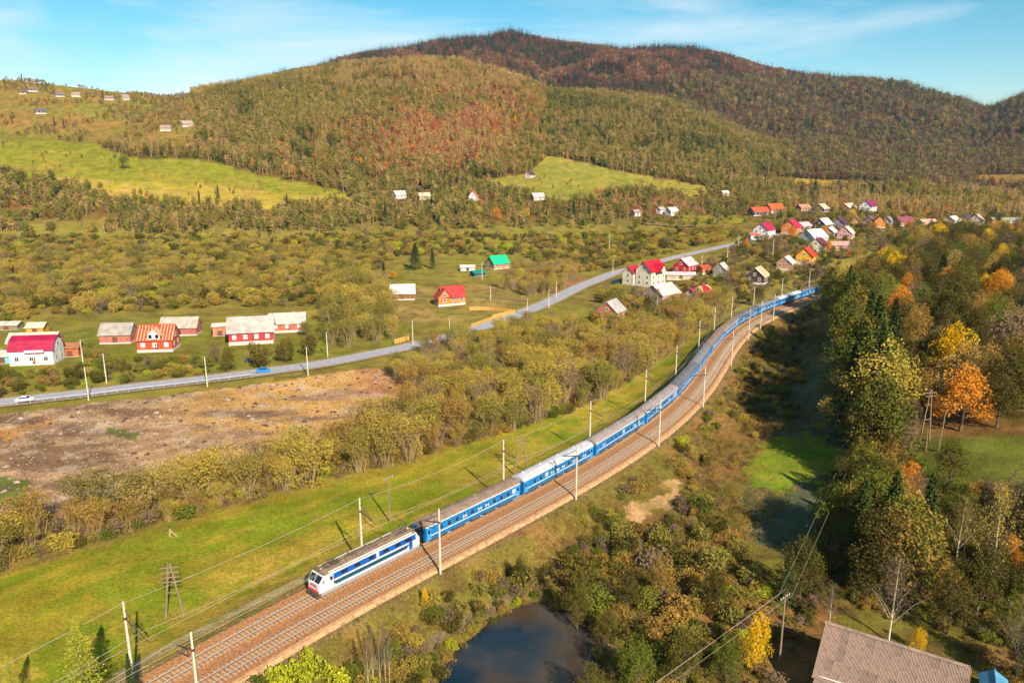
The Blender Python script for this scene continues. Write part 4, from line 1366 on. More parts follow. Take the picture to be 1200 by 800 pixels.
lh_ = house('log_house', 'golden log house with red roof and cross gable above the road', 529, 356, 10.5, 8, 3.0, 4.0, 24, (206, 144, 66), CRED, chim=1, found=1.0, gable=(196, 128, 56))
_x, _y, _z = ground(529, 356)
lw_ = house('log_house_wing', 'front gable wing of the golden log house facing the yard', 519, 358, 5.5, 6, 3.0, 3.6, 114, (198, 132, 56), CRED, chim=0, found=1.0, xyz=(_x - 3.6, _y - 3.2, _z))
absorb(lh_, lw_)
house('log_shed', 'wooden shed with bright white roof beside the log house', 472, 350, 11, 7, 2.8, 3.4, 8, (150, 104, 66), (226, 224, 216), win=False, chim=0, cat='shed', gable=(206, 150, 96))
house('green_roof_house', 'small brick house with bright turquoise green roof near the spruces', 583, 314, 11, 9, 2.8, 4.0, 36, (196, 140, 112), (10, 206, 140), chim=1)
house('garden_shed', 'white garden shed left of the turquoise-roofed house', 548, 317, 8, 4, 2.2, .8, 4, (222, 220, 214), (226, 222, 212), win=False, chim=0, cat='shed', found=.1)
house('garden_shed', 'low teal-roofed shed in front of the turquoise-roofed house', 560, 323, 7, 5, 1.8, 1.0, 30, (40, 90, 96), (20, 140, 130), win=False, chim=0, cat='shed', found=.1)
# --- the cluster by the line
hb = house('white_house', 'tall cream house with bright red roof and two front gables', 762, 334, 13, 9.5, 8.0, 4.2, 46, (238, 226, 200), (206, 22, 46), chim=1, over=.8)
_x, _y, _z = ground(762, 334)
c_, s2_ = math.cos(math.radians(46)), math.sin(math.radians(46))
MB().prism([(-2.6, 8.0), (2.6, 8.0), (0, 11.2)], -7.6, -1, 'y').build('front_gable', wall_mat((238, 226, 200)), hb)
MB().prism([(-3.4, 7.6), (0, 11.4), (3.4, 7.6), (3.4, 7.85), (0, 11.7), (-3.4, 7.85)], -8.2, -.5, 'y').build('front_gable_roof', roof_mat((206, 22, 46)), hb)
ww_ = house('white_house_wing', 'lower cream wing with red roof joined to the tall cream house', 741, 332, 7.5, 7, 6.0, 3.0, 46, (236, 222, 196), (200, 28, 48), chim=0, xyz=(_x - 9.0, _y + 3.5, _z))
absorb(hb, ww_)
house('red_house', 'red house with pale grey roof and white gable disc behind the tall cream house', 803, 318, 12, 9, 3.6, 3.6, 52, (204, 44, 52), (202, 196, 196), chim=1, gable=(204, 44, 52))
house('long_shed', 'long white-roofed shed below the red grey-roofed house', 797, 327, 15, 5, 2.2, 1.0, -4, (200, 180, 150), (226, 206, 206), win=False, chim=0, cat='shed')
house('orange_annex', 'low orange-red annex beside the red grey-roofed house', 824, 320, 6, 5, 2.8, 1.0, 30, (206, 120, 70), (206, 86, 60), win=False, chim=0, cat='shed')
house('brick_house', 'orange brick house with grey slate roof and broad gable by the willows', 716, 372, 9.5, 9, 2.8, 4.0, 60, (206, 110, 72), (190, 182, 176), chim=0, gable=(190, 110, 80))
house('slate_shed', 'low shed with pinkish slate roof beside the broad orange gable', 748, 385, 8, 6, 1.8, 2.2, 55, (160, 130, 116), (176, 156, 146), win=False, chim=0, cat='shed')
house('white_roof_barn', 'barn with large white-pink metal roof below the tall cream house', 775, 350, 13, 12, 2.6, 4.0, 40, (196, 160, 146), (226, 204, 196), win=False, chim=0, cat='barn')
house('red_roof_house', 'cream house with magenta-red hipped roof beside the catenary poles', 823, 352, 8, 7, 3.6, 2.6, 42, (222, 170, 96), (186, 20, 52), chim=1, hip=3.0, found=.9)
house('red_roof_house', 'low white house with dark red gable roof beside the hipped roof', 813, 351, 8, 6, 2.4, 2.6, 48, (214, 190, 180), (170, 34, 66), chim=0)
house('grey_house', 'small grey house with pale tin roof left of the dark timber house', 845, 322, 8, 7, 2.6, 3.4, 60, (150, 136, 124), (200, 196, 190), chim=0)
house('timber_house', 'dark timber house with pale tan roof slope near the bend', 887, 330, 11, 10, 3.0, 4.2, 58, (84, 66, 60), (214, 186, 150), chim=0)
# --- village behind, near row to far row
V = [('brick_cottage', 'brick cottage with pale grey roof beside the yellow house', 921, 314, 9, 8, 2.8, 3.2, 56, (196, 140, 106), (206, 200, 200)),
     ('yellow_house', 'yellow house with red roof above the dark bend of the railway', 944, 308, 10, 9, 3.8, 4.4, 58, (236, 168, 30), (226, 62, 40)),
     ('cream_house', 'cream gabled house with maroon roof behind the yellow house', 958, 294, 11, 9, 3.4, 3.8, 56, (230, 214, 180), (118, 50, 76)),
     ('pink_shed', 'long low pinkish shed right of the maroon-roofed house', 981, 292, 14, 6, 2.4, 1.6, 8, (206, 140, 116), (196, 160, 146)),
     ('white_barn', 'large barn with domed white roof above the yellow house', 953, 283, 14, 11, 2.6, 4.6, 34, (222, 220, 214), (234, 230, 220)),
     ('grey_cottage', 'cottage with pale roof right of the domed white barn', 972, 277, 9, 8, 2.6, 3.0, 52, (176, 140, 136), (214, 206, 204)),
     ('pink_house', 'pink house with long pale roof slope beside the village lane', 991, 278, 12, 9, 2.6, 4.0, 58, (216, 150, 160), (226, 210, 190)),
     ('dark_timber_house', 'dark timber house with white windows and pale domed roof', 964, 268, 12, 9, 3.0, 3.8, 44, (90, 62, 66), (222, 212, 204)),
     ('white_house', 'white house with magenta roof beside the orange gabled house', 895, 279, 12, 10, 5.4, 4.0, 48, (238, 238, 240), (186, 26, 74)),
     ('white_annex', 'white annex with dark red doors joined to the white magenta-roofed house', 884, 281, 8, 6, 3.0, 1.0, 10, (234, 226, 222), (206, 110, 96)),
     ('orange_house', 'orange house with magenta roof and cream side wall', 927, 273, 11, 10, 3.8, 4.4, 54, (230, 130, 50), (214, 36, 82)),
     ('rose_roof_shed', 'shed with pale rose roof between the orange house and dark timber house', 941, 269, 9, 7, 2.4, 2.2, 30, (150, 120, 116), (220, 186, 186)),
     ('maroon_house', 'dark maroon roofed house behind the pale domed roof', 984, 267, 10, 9, 3.0, 3.4, 50, (150, 130, 150), (96, 56, 84)),
     ('ochre_cottage', 'small ochre cottage behind the pink house', 1003, 265, 6, 6, 3.0, 3.0, 60, (206, 140, 60), (150, 100, 80)),
     ('slate_house', 'slate-roofed dark house left of the bright orange cottage', 1019, 264, 10, 9, 2.8, 3.2, 52, (110, 90, 110), (112, 96, 120)),
     ('orange_cottage', 'bright orange cottage beside the upper village lane', 1030, 266, 7, 7, 4.0, 3.4, 70, (226, 132, 30), (150, 84, 50)),
     ('grey_cottage', 'grey-walled cottage right of the bright orange cottage', 1040, 264, 7, 6, 3.0, 2.6, 50, (180, 166, 160), (150, 140, 140)),
     ('red_roof_long_house', 'long house with faded red roof along the upper lane', 1058, 264, 13, 8, 2.6, 3.0, 20, (170, 120, 110), (150, 76, 84)),
     ('peach_shed', 'low peach coloured shed beside the upper lane', 1086, 264, 12, 6, 2.2, 1.6, 12, (226, 180, 150), (226, 176, 150)),
     ('white_bungalow', 'white bungalow with yellow end wall on the upper lane', 1115, 264, 10, 8, 3.4, 2.6, 40, (236, 226, 200), (222, 214, 206)),
     ('yellow_bungalow', 'yellow bungalow with dark roof between the white bungalow and rose-roofed barn', 1131, 263, 9, 8, 3.4, 2.6, 44, (236, 190, 70), (84, 66, 100)),
     ('rose_barn', 'barn with rose-tan roof at the end of the upper lane', 1144, 263, 11, 9, 3.0, 3.8, 52, (200, 180, 170), (206, 170, 156)),
     ('long_grey_shed', 'long low grey-green shed at the far right of the village', 1178, 262, 20, 6, 2.4, 1.4, -6, (196, 180, 160), (150, 160, 140)),
     ('maroon_gable_house', 'maroon roofed house with white gable below the upper lane', 1115, 277, 11, 8, 2.8, 3.4, 130, (226, 220, 220), (110, 50, 76)),
     ('blue_grey_house', 'house with blue-grey roof behind the dark spruce tops', 1084, 281, 11, 8, 2.8, 3.4, 40, (206, 150, 130), (130, 156, 180)),
     ('pale_roof_cottage', 'dark cottage with pale tan roof below the rose-tan barn', 1142, 281, 10, 9, 2.6, 3.8, 52, (110, 100, 96), (206, 180, 160)),
     ('terracotta_house', 'house with orange terracotta roof at the edge of the woods', 907, 249, 13, 9, 2.8, 3.8, 20, (206, 150, 110), (222, 96, 40)),
     ('terracotta_house', 'low dark-walled house with orange roof and white disc under the woods', 889, 252, 14, 9, 2.6, 3.2, 14, (70, 66, 66), (206, 90, 60)),
     ('tan_roof_house', 'dark house with tan roof on the slope right of the terracotta roofs', 962, 248, 11, 9, 2.4, 3.4, 46, (90, 76, 90), (226, 190, 160)),
     ('tan_roof_house', 'long house with pale tan roof left of the white magenta-roofed farmhouse', 993, 247, 13, 9, 2.6, 3.0, 40, (150, 110, 110), (226, 200, 180)),
     ('white_farmhouse', 'white farmhouse with purple-magenta roof under the dark woods', 1017, 247, 12, 10, 3.6, 4.4, 46, (240, 240, 240), (150, 30, 96)),
     ('dark_barn', 'dark blue-grey barn at the wood edge above the village', 1094, 238, 11, 8, 2.6, 3.2, 10, (80, 76, 90), (70, 70, 84)),
     ('brown_cottage', 'faded brown cottage half hidden by shrubs above the orange house', 941, 247, 10, 7, 2.4, 2.4, 20, (190, 140, 106), (190, 140, 116))]
for v in V:
    house(*v, found=.4, group='houses of the village')
# --- farms at the foot of and on the hills
V2 = [('farmhouse', 'pale farmhouse with grey roof at the foot of the red woods', 468, 232, 11, 8, 2.6, 3.4, 36, (232, 226, 210), (206, 196, 186)),
      ('farm_shed', 'farm shed with peach roof beside the pale farmhouse', 497, 233, 10, 7, 2.4, 2.6, 20, (206, 180, 150), (226, 196, 170)),
      ('chapel', 'small white house with orange roof between yellow trees', 555, 236, 8, 7, 4.0, 4.4, 80, (238, 236, 230), (226, 110, 80)),
      ('farmhouse', 'farmhouse with pale roof below the hill glade', 630, 234, 11, 8, 2.6, 2.6, 24, (216, 200, 180), (226, 214, 200)),
      ('hill_cottage', 'dark-roofed cottage with white wall on the glade edge', 621, 208, 8, 7, 2.6, 3.4, 52, (226, 206, 190), (90, 70, 66)),
      ('roadside_house', 'small white house with pale roof above the village lane', 787, 252, 9, 7, 2.8, 3.0, 36, (230, 226, 214), (220, 212, 200)),
      ('roadside_shed', 'small white shed left of the small white house by the lane', 774, 250, 6, 5, 3.0, 1.6, 40, (232, 228, 216), (190, 180, 170)),
      ('lane_cottage', 'tiny pale cottage at the start of the village lane', 745, 253, 6, 5, 2.6, 2.0, 30, (214, 196, 190), (170, 140, 140)),
      ('forest_cottage', 'small pale roofed cottage among trees right of the glade', 849, 229, 7, 6, 2.4, 1.8, 15, (214, 196, 170), (226, 214, 200)),
      ('pasture_farm', 'pale farm with pinkish roof on the saddle left of the woods', 195, 153, 15, 11, 3.4, 3.6, 10, (236, 210, 186), (226, 190, 170)),
      ('pasture_farm', 'farm barn with pale roof right of the saddle farm', 219, 148, 16, 11, 3.2, 4.2, 40, (214, 190, 170), (232, 206, 190)),
      ('hilltop_farm', 'pale low farm on the high pasture below the ridge', 90, 113, 15, 9, 3.6, 2.6, 8, (226, 214, 206), (230, 210, 196)),
      ('hilltop_farm', 'grey farmhouse among shrubs on the high pasture', 70, 113, 14, 11, 3.4, 3.8, 40, (110, 96, 106), (176, 150, 150)),
      ('hilltop_farm', 'cluster barn with dark roof near the pasture top', 38, 107, 16, 11, 3.4, 4.2, 44, (130, 104, 110), (170, 140, 136)),
      ('hilltop_farm', 'low shed in orchard scrub on the high pasture', 27, 110, 12, 9, 3.0, 3.0, 30, (120, 96, 100), (150, 116, 110)),
      ('hilltop_farm', 'pale long barn beside the dark wooded gully', 129, 117, 16, 9, 3.2, 2.6, 6, (206, 170, 150), (214, 180, 160)),
      ('hilltop_farm', 'white farmhouse in shrubs right of the wooded gully', 147, 117, 11, 10, 4.4, 3.8, 50, (240, 232, 226), (226, 206, 196)),
      ('hilltop_farm', 'slate coloured farm on the middle of the high pasture', 48, 133, 16, 11, 3.2, 3.8, 36, (106, 100, 116), (140, 130, 140))]
def dull(c):
    return (int(c[0] * .8), int(c[1] * .77), int(c[2] * .75))


for v in V2:
    if v[0] in ('hilltop_farm', 'pasture_farm'):
        v = v[:4] + tuple(q_ * .74 for q_ in v[4:8]) + (v[8], dull(v[9]), dull(v[10]))
    house(*v, found=.4, group='farms on the hills')

# --- slate-roofed barn in the foreground, its corrugated sheets laid one by one
bx_, by_, bz_ = ground(1046, 832)
BR = -34
bn = thing('slate_roof_barn', 'big wooden barn with weathered corrugated slate roof below the birch trees', 'barn', (bx_ + .5, by_ + 2.2, bz_), math.radians(BR))
HOUSES.append((bx_, by_, 26))
ochre = mat('barn_ochre', (206, 138, 54), .85, .2, 1.6, k=.7)
hl, hw, zt, rh = 8.2, 5.0, 3.6, 4.0
MB().prism([(-hw, -.5), (hw, -.5), (hw, zt), (0, zt + rh), (-hw, zt)], -hl + .4, hl - .4, 'x').build('wall', ochre, bn)
dk = MB().prism([(-hw - .55, zt - .44), (0, zt + rh), (hw + .55, zt - .44), (hw + .55, zt - .36), (0, zt + rh + .08), (-hw - .55, zt - .36)], -hl, hl, 'x').build('roof', wood_old, bn)
slate_ms = [mat('slate_sheet_a', (176, 146, 128), .9, .22, 1.6, k=.5, bump=.2, rust=(120, 96, 84)), mat('slate_sheet_b', (172, 144, 127), .9, .24, 1.4, k=.485, bump=.2, rust=(112, 100, 84)), mat('slate_sheet_c', (164, 138, 122), .9, .25, 1.3, k=.45, bump=.2, rust=(104, 90, 76))]
slope = math.hypot(hw + .55, rh + .44)
ang = math.atan2(rh + .44, hw + .55)
shw, shl = 1.05, 1.62
sheets = []
for m_ in slate_ms:
    vs, fs = [], []
    nx = 29
    for i in range(nx):
        u = shw * i / (nx - 1)
        zz = .035 * math.sin(2 * math.pi * u / .15)
        vs += [(u, 0, zz), (u, shl, zz - .012)]
        if i:
            fs.append((2 * i - 2, 2 * i, 2 * i + 1, 2 * i - 1))
    sheets.append(MB().add(vs, fs).data('slate_sheet', m_))
nrow = int(math.ceil((slope - .1) / (shl - .14)))
rr = random.Random(4)
for side in (-1, 1):
    for r_ in range(nrow):
        for c_i in range(int(2 * hl / (shw - .04))):
            if side == 1 and r_ < 0:
                continue
            o2 = link('slate_sheet', rr.choices(sheets, (5, 3, 1.2))[0], dk)
            d0 = slope - (r_ + 1) * (shl - .14)          # metres up from the eave
            d0 = max(d0, -.25)
            u0 = -hl + .05 + c_i * (shw - .04)
            yy = (hw + .55) - d0 * math.cos(ang)
            zz = (zt - .44) + d0 * math.sin(ang) + .20 - r_ * .006 + rr.uniform(0, .012)
            if side < 0:
                o2.location = (u0, -yy, zz)
                o2.rotation_euler = (ang, 0, rr.uniform(-.006, .006))
            else:
                o2.location = (u0 + shw, yy, zz)
                o2.rotation_euler = (ang, 0, math.pi + rr.uniform(-.006, .006))
for i in range(10):
    MB().prism([(-.28, -.12), (0, .1), (.28, -.12), (.28, -.07), (0, .15), (-.28, -.07)], -hl + i * 1.6, -hl + i * 1.6 + 1.58, 'x').build('ridge_tile', slate_ms[i % 3], dk, (0, 0, zt + rh + .22))
MB().box(-hl - .05, -hl, -hw - .6, -hw - .5, zt - .5, zt - .3).build('fascia', wood_old, dk)
# lean-to sheet at the eave, bent pale edge
ln = MB().add([(-7.8, -hw - .3, zt - .25), (-2.6, -hw - .3, zt - .05), (-2.8, -hw - 2.1, zt - 1.3), (-7.9, -hw - 2.1, zt - 1.2)], [(0, 1, 2, 3)]).build('lean_to_roof', slate_ms[2], bn)
MB().tube([(-7.4, -hw - .35, zt - .16), (-2.4, -hw - .35, zt + .04)], .07, 5).build('flashing', frame_w, ln)
# blue shed beside it
bh = house('blue_shed', 'small shed with faded light blue metal roof beside the slate barn', 1162, 818, 2.8, 2.6, 2.0, .8, 62, (120, 100, 80), (96, 170, 206), win=False, chim=0, cat='shed', found=.1, over=.3)

# --- fences, each panel its own piece
fen_m = mat('fence_boards', (206, 158, 76), .8, .22, 2, k=.66)


def fence(pix, label, hgt=1.7, step=2.4, m=None, cat='fence'):
    P = path_pts(pix, step)
    o = thing('board_fence', label, cat, tuple(P[0]))
    for a, b2 in zip(P[:-1], P[1:]):
        d = b2 - a
        ln_ = math.hypot(d[0], d[1])
        c = link('fence_panel', None, None)
        bpy.data.objects.remove(c)
        pn = MB().box(.06, ln_ - .06, -.03, .03, .1, hgt).build('fence_panel', m or fen_m, o, (a[0] - P[0][0], a[1] - P[0][1], a[2] - P[0][2]), math.atan2(d[1], d[0]))
        MB().box(-.07, .07, -.07, .07, -.4, hgt + .1).build('fence_post', wood_old, o, (a[0] - P[0][0], a[1] - P[0][1], a[2] - P[0][2]))
    return o


fence([(550, 364), (575, 363), (597, 367), (606, 366)], 'golden board fence joined to the log house garden')
fence([(577, 374), (592, 371), (606, 367)], 'golden board fence along the road before the log house', 2.0)
fence([(560, 349), (590, 351), (620, 354)], 'low grey picket fence at the back of the log house garden', .9, 2.4, wood_old)
fence([(462, 403), (472, 401), (482, 398)], 'short golden board fence beside the road pole', 1.8)
fence([(552, 384), (566, 379), (578, 375)], 'golden board fence beside the side lane', 1.6)

# ------------------------------------------------------------------ plants: leaf colours
LK = 0.92
bark_pale = mat('bark_pale', (176, 150, 104), .9, .25, 3, k=.62)
bark_grey = mat('bark_grey', (120, 100, 78), .9, .25, 3, k=.6)
bark_birch = mat('bark_birch', (216, 200, 170), .8, .25, 2.5, k=.62, rust=(90, 80, 70))
LM = {
    'willow': leaf_mat('leaf_willow', [(126, 108, 50), (150, 130, 56), (176, 150, 62), (148, 138, 64)], LK),
    'willow_brown': leaf_mat('leaf_willow_brown', [(122, 96, 50), (150, 118, 56), (168, 134, 60)], LK),
    'olive': leaf_mat('leaf_olive', [(96, 88, 42), (118, 108, 48), (138, 126, 56), (110, 106, 52)], LK),
    'green': leaf_mat('leaf_green', [(70, 80, 30), (96, 102, 36), (120, 120, 42)], LK),
    'darkolive': leaf_mat('leaf_dark_olive', [(66, 60, 28), (88, 80, 34), (110, 98, 40)], LK),
    'limegreen': leaf_mat('leaf_lime', [(150, 156, 36), (176, 172, 44)], LK),
    'yellow': leaf_mat('leaf_yellow', [(196, 150, 22), (222, 176, 30), (206, 170, 44)], LK),
    'orange': leaf_mat('leaf_orange', [(186, 112, 34), (208, 138, 44), (196, 120, 50)], LK),
    'rust': leaf_mat('leaf_rust', [(142, 84, 56), (162, 98, 64), (176, 114, 74)], LK),
    'redwood': leaf_mat('leaf_beech', [(108, 64, 52), (130, 76, 58), (118, 82, 66)], LK),
    'tan': leaf_mat('leaf_tan', [(140, 112, 64), (164, 134, 76), (182, 150, 88)], LK),
    'greybrown': leaf_mat('leaf_greybrown', [(106, 88, 66), (128, 108, 80), (120, 96, 78)], LK),
    'spruce': leaf_mat('leaf_spruce', [(40, 54, 28), (58, 70, 30), (80, 86, 38)], LK, .1),
    'spruce_dark': leaf_mat('leaf_spruce_dark', [(32, 48, 36), (44, 60, 40), (58, 70, 42)], LK, .1),
    'larch': leaf_mat('leaf_larch', [(132, 136, 46), (164, 160, 60)], LK),
    'drygrass': leaf_mat('leaf_drygrass', [(150, 112, 58), (176, 138, 72), (132, 120, 50)], LK),
    'greengrass': leaf_mat('leaf_greengrass', [(112, 124, 34), (146, 142, 42)], LK),
}


def leaf_mesh(name, C, size, m, rs, up=0.0, flat=None):
    """one small quad per leaf clump, turned at random"""
    n = len(C)
    a = rs.normal(size=(n, 3)); a /= np.linalg.norm(a, axis=1)[:, None]
    b = rs.normal(size=(n, 3))
    if up:
        a[:, 2] += up; a /= np.linalg.norm(a, axis=1)[:, None]
    b -= a * (a * b).sum(1)[:, None]; b /= np.linalg.norm(b, axis=1)[:, None]
    s = size * rs.uniform(.6, 1.35, size=(n, 1))
    w = s * rs.uniform(.45, .9, size=(n, 1))
    V = np.stack([C - a * s, C + b * w, C + a * s, C - b * w], 1).reshape(-1, 3)
    me = bpy.data.meshes.new(name)
    me.vertices.add(len(V)); me.vertices.foreach_set('co', V.ravel())
    me.loops.add(4 * n); me.loops.foreach_set('vertex_index', np.arange(4 * n, dtype=np.int32))
    me.polygons.add(n); me.polygons.foreach_set('loop_start', np.arange(0, 4 * n, 4, dtype=np.int32))
    me.update(calc_edges=True)
    at = me.attributes.new('lv', 'FLOAT', 'POINT')
    at.data.foreach_set('value', np.repeat(rs.uniform(0, 1, n), 4).astype(np.float32))
    me.materials.append(m)
    return me


def blob_points(rs, n, lobes, shell=.55):
    """points through a crown made of several overlapping lobes, denser near the outside"""
    L = np.array(lobes)
    vol = L[:, 3] * L[:, 4] * L[:, 5]
    k = rs.choice(len(L), n, p=vol / vol.sum())
    d = rs.normal(size=(n, 3)); d /= np.linalg.norm(d, axis=1)[:, None]
    r = shell + (1 - shell) * rs.uniform(0, 1, n) ** .5
    r *= rs.uniform(.82, 1.1, n)
    P = L[k, :3] + d * r[:, None] * L[k, 3:6]
    # bite gaps out of the crown
    g = vnoise(P[:, 0] * 1.1 + P[:, 2] * .7 + 31, P[:, 1] * 1.1 - P[:, 2] * .5 + 17, int(rs.integers(1e4)))
    return P[g > .34]


# every prototype is 1 unit = 1 metre for a plant of height H; copies are scaled
def mk_willow(seed, H=9.0, m='willow', n=3000, leaf=.14):
    rs = np.random.default_rng(seed)
    tr = MB(); lobes = []
    ns = rs.integers(4, 7)
    for i in range(ns):
        a = 2 * math.pi * (i + rs.uniform(-.3, .3)) / ns
        rr_ = rs.uniform(.18, .34) * H
        top = (math.cos(a) * rr_, math.sin(a) * rr_, H * rs.uniform(.62, .8))
        mid = (top[0] * .42, top[1] * .42, H * .36)
        tr.tube([(math.cos(a) * .15, math.sin(a) * .15, -.5), mid, top], [.15, .1, .04], 5, False)
        for j in range(4):
            t = rs.uniform(.35, .95)
            p0 = Vector(mid).lerp(Vector(top), t) if t > .3 else Vector(mid)
            d = Vector((rs.normal(), rs.normal(), 1.2)).normalized() * H * rs.uniform(.12, .24)
            tr.tube([p0, p0 + d], [.05, .015], 4, False)
        lobes.append((top[0], top[1], H * rs.uniform(.68, .8), H * rs.uniform(.14, .2), H * rs.uniform(.14, .2), H * rs.uniform(.15, .22)))
    for j in range(46):
        a = rs.uniform(0, 6.28); r0_ = rs.uniform(.02, .26) * H
        x_, y_ = math.cos(a) * r0_, math.sin(a) * r0_
        hh_ = H * rs.uniform(.35, .8) * (1 - .6 * r0_ / H)
        tr.tube([(x_ * .7, y_ * .7, -.3), (x_ + rs.normal() * .15, y_ + rs.normal() * .15, hh_ * .55), (x_ * 1.35 + rs.normal() * .3, y_ * 1.35 + rs.normal() * .3, hh_)], [.035, .025, .008], 3, False)
    for j in range(5):
        a = rs.uniform(0, 6.28); r0_ = rs.uniform(.1, .3) * H
        lobes.append((math.cos(a) * r0_, math.sin(a) * r0_, H * rs.uniform(.12, .45), H * .13, H * .13, H * rs.uniform(.1, .16)))
    lobes.append((0, 0, H * .56, H * .26, H * .26, H * .3))
    lobes.append((0, 0, H * .82, H * .16, H * .16, H * .16))
    P = blob_points(rs, n, lobes, .35)
    return tr.data('trunk', bark_pale), leaf_mesh('crown', P, leaf * H / 9, LM[m], rs, .25)


def mk_shrub(seed, H=3.0, m='olive', n=1100, leaf=.12):
    rs = np.random.default_rng(seed)
    tr = MB(); lobes = []
    for i in range(6):
        a = rs.uniform(0, 6.28); r = rs.uniform(.2, .5) * H
        z = rs.uniform(.4, .7) * H
        lobes.append((math.cos(a) * r, math.sin(a) * r, z, H * rs.uniform(.2, .34), H * rs.uniform(.2, .34), H * rs.uniform(.2, .32)))
        tr.tube([(0, 0, -.3), (math.cos(a) * r * .6, math.sin(a) * r * .6, z * .7), (math.cos(a) * r, math.sin(a) * r, z * 1.1)], [.05, .035, .01], 4, False)
    lobes.append((0, 0, .45 * H, .42 * H, .42 * H, .45 * H))
    P = blob_points(rs, n, lobes, .45)
    P = P[P[:, 2] > .02]
    return tr.data('stems', bark_grey), leaf_mesh('foliage', P, leaf * H / 3, LM[m], rs, .2)


def mk_broad(seed, H=14.0, m='olive', n=3600, leaf=.17, low=.16):
    rs = np.random.default_rng(seed)
    tr = MB(); lobes = []
    tr.tube([(0, 0, -.8), (rs.normal() * .1, rs.normal() * .1, H * .3), (rs.normal() * .3, rs.normal() * .3, H * .8)], [.3, .22, .06], 7, False)
    for i in range(11):
        a = i * 2.4 + rs.uniform(-.4, .4)
        z = H * (low + .12 + (.62 - low * .5) * (i / 11)) + rs.normal() * .4
        r = H * (.26 - .14 * (i / 11)) * rs.uniform(.8, 1.2)
        e = (math.cos(a) * r, math.sin(a) * r, z)
        lobes.append((*e, H * rs.uniform(.12, .19), H * rs.uniform(.12, .19), H * rs.uniform(.11, .17)))
        tr.tube([(0, 0, z * .62), (e[0] * .5, e[1] * .5, z * .85), e], [.12, .08, .02], 5, False)
    lobes.append((0, 0, H * .85, H * .15, H * .15, H * .15))
    lobes.append((0, 0, H * .6, H * .2, H * .2, H * .24))
    P = blob_points(rs, int(n * 1.9), lobes, .45)
    P = P + rs.normal(0, .16, P.shape)
    return tr.data('trunk', bark_grey), leaf_mesh('crown', P, leaf * H / 14, LM[m], rs, .15)


def mk_birch(seed, H=14.0, m='greybrown', n=1100, leaf=.09, spread=.26):
    rs = np.random.default_rng(seed)
    tr, br = MB(), MB()
    tip = (rs.normal() * .3, rs.normal() * .3, H)
    tr.tube([(0, 0, -.8), (rs.normal() * .1, rs.normal() * .1, H * .45), tip], [.17, .11, .015], 7, False)
    C = []
    for i in range(30):
        t = .22 + .74 * i / 30
        a = i * 2.4 + rs.uniform(-.5, .5)
        ln = H * spread * (1.15 - t) * 1.4 * rs.uniform(.7, 1.2)
        p0 = Vector((0, 0, H * t)); p1 = p0 + Vector((math.cos(a) * ln * .5, math.sin(a) * ln * .5, ln * .8)); p2 = p1 + Vector((math.cos(a) * ln * .4, math.sin(a) * ln * .4, ln * .4))
        (tr if i < 5 else br).tube([p0, p1, p2], [.05 * (1.2 - t), .026, .006], 4, False)
        for k in range(9):
            q0 = p0.lerp(p1, rs.uniform(.3, 1)) if k < 6 else p1.lerp(p2, rs.uniform(0, 1))
            q1 = q0 + Vector((rs.normal(), rs.normal(), rs.uniform(.1, 1.5))) * ln * .26
            br.tube([q0, q1], [.014, .004], 3, False)
            C.append(np.array(q0)[None] + rs.uniform(0, 1, (max(n // 200, 4), 1)) * (np.array(q1) - np.array(q0))[None] + rs.normal(size=(max(n // 200, 4), 3)) * .25)
    P = np.concatenate(C)
    return tr.data('trunk', bark_birch), leaf_mesh('crown', P, leaf, LM[m], rs), br.data('branches', bark_grey)


def mk_spruce(seed, H=16.0, m='spruce', tiers=22, n=13, wid=.2):
    rs = np.random.default_rng(seed)
    tr = MB().tube([(0, 0, -.8), (0, 0, H * .97)], [.24, .02], 6, False)
    V, Fc, lv = [], [], []
    for t in range(tiers):
        f = t / (tiers - 1)
        z = H * (.06 + .9 * f)
        R = H * wid * (1 - f) ** .85 + .12
        for k in range(max(5, int(n * (1 - f * .55)))):
            a = rs.uniform(0, 2 * math.pi)
            r = R * rs.uniform(.65, 1.12)
            dr = r * rs.uniform(.25, .5)
            ca_, sa_ = math.cos(a), math.sin(a)
            w = (.12 + r * .22)
            for q0, q1, ww in ((.1, .6, w), (.45, 1.0, w * .72)):
                o = len(V)
                za, zb = z - dr * q0 * .7 + rs.normal() * .05, z - dr * q1
                V += [(ca_ * r * q0 - sa_ * ww * .4, sa_ * r * q0 + ca_ * ww * .4, za), (ca_ * r * (q0 + q1) / 2 - sa_ * ww, sa_ * r * (q0 + q1) / 2 + ca_ * ww, (za + zb) / 2 - ww * .35),
                      (ca_ * r * q1, sa_ * r * q1, zb), (ca_ * r * (q0 + q1) / 2 + sa_ * ww, sa_ * r * (q0 + q1) / 2 - ca_ * ww, (za + zb) / 2 - ww * .35)]
                Fc.append((o, o + 1, o + 2)); Fc.append((o, o + 2, o + 3))
                v = rs.uniform(); lv += [v] * 4
    V += [(.1, 0, H * .93), (-.1, 0, H * .93), (0, 0, H * 1.02)]; Fc.append((len(V) - 3, len(V) - 2, len(V) - 1)); lv += [.5] * 3
    me = bpy.data.meshes.new('crown'); me.from_pydata(V, [], Fc); me.update()
    at = me.attributes.new('lv', 'FLOAT', 'POINT'); at.data.foreach_set('value', np.array(lv, np.float32))
    me.materials.append(LM[m])
    return tr.data('trunk', bark_grey), me


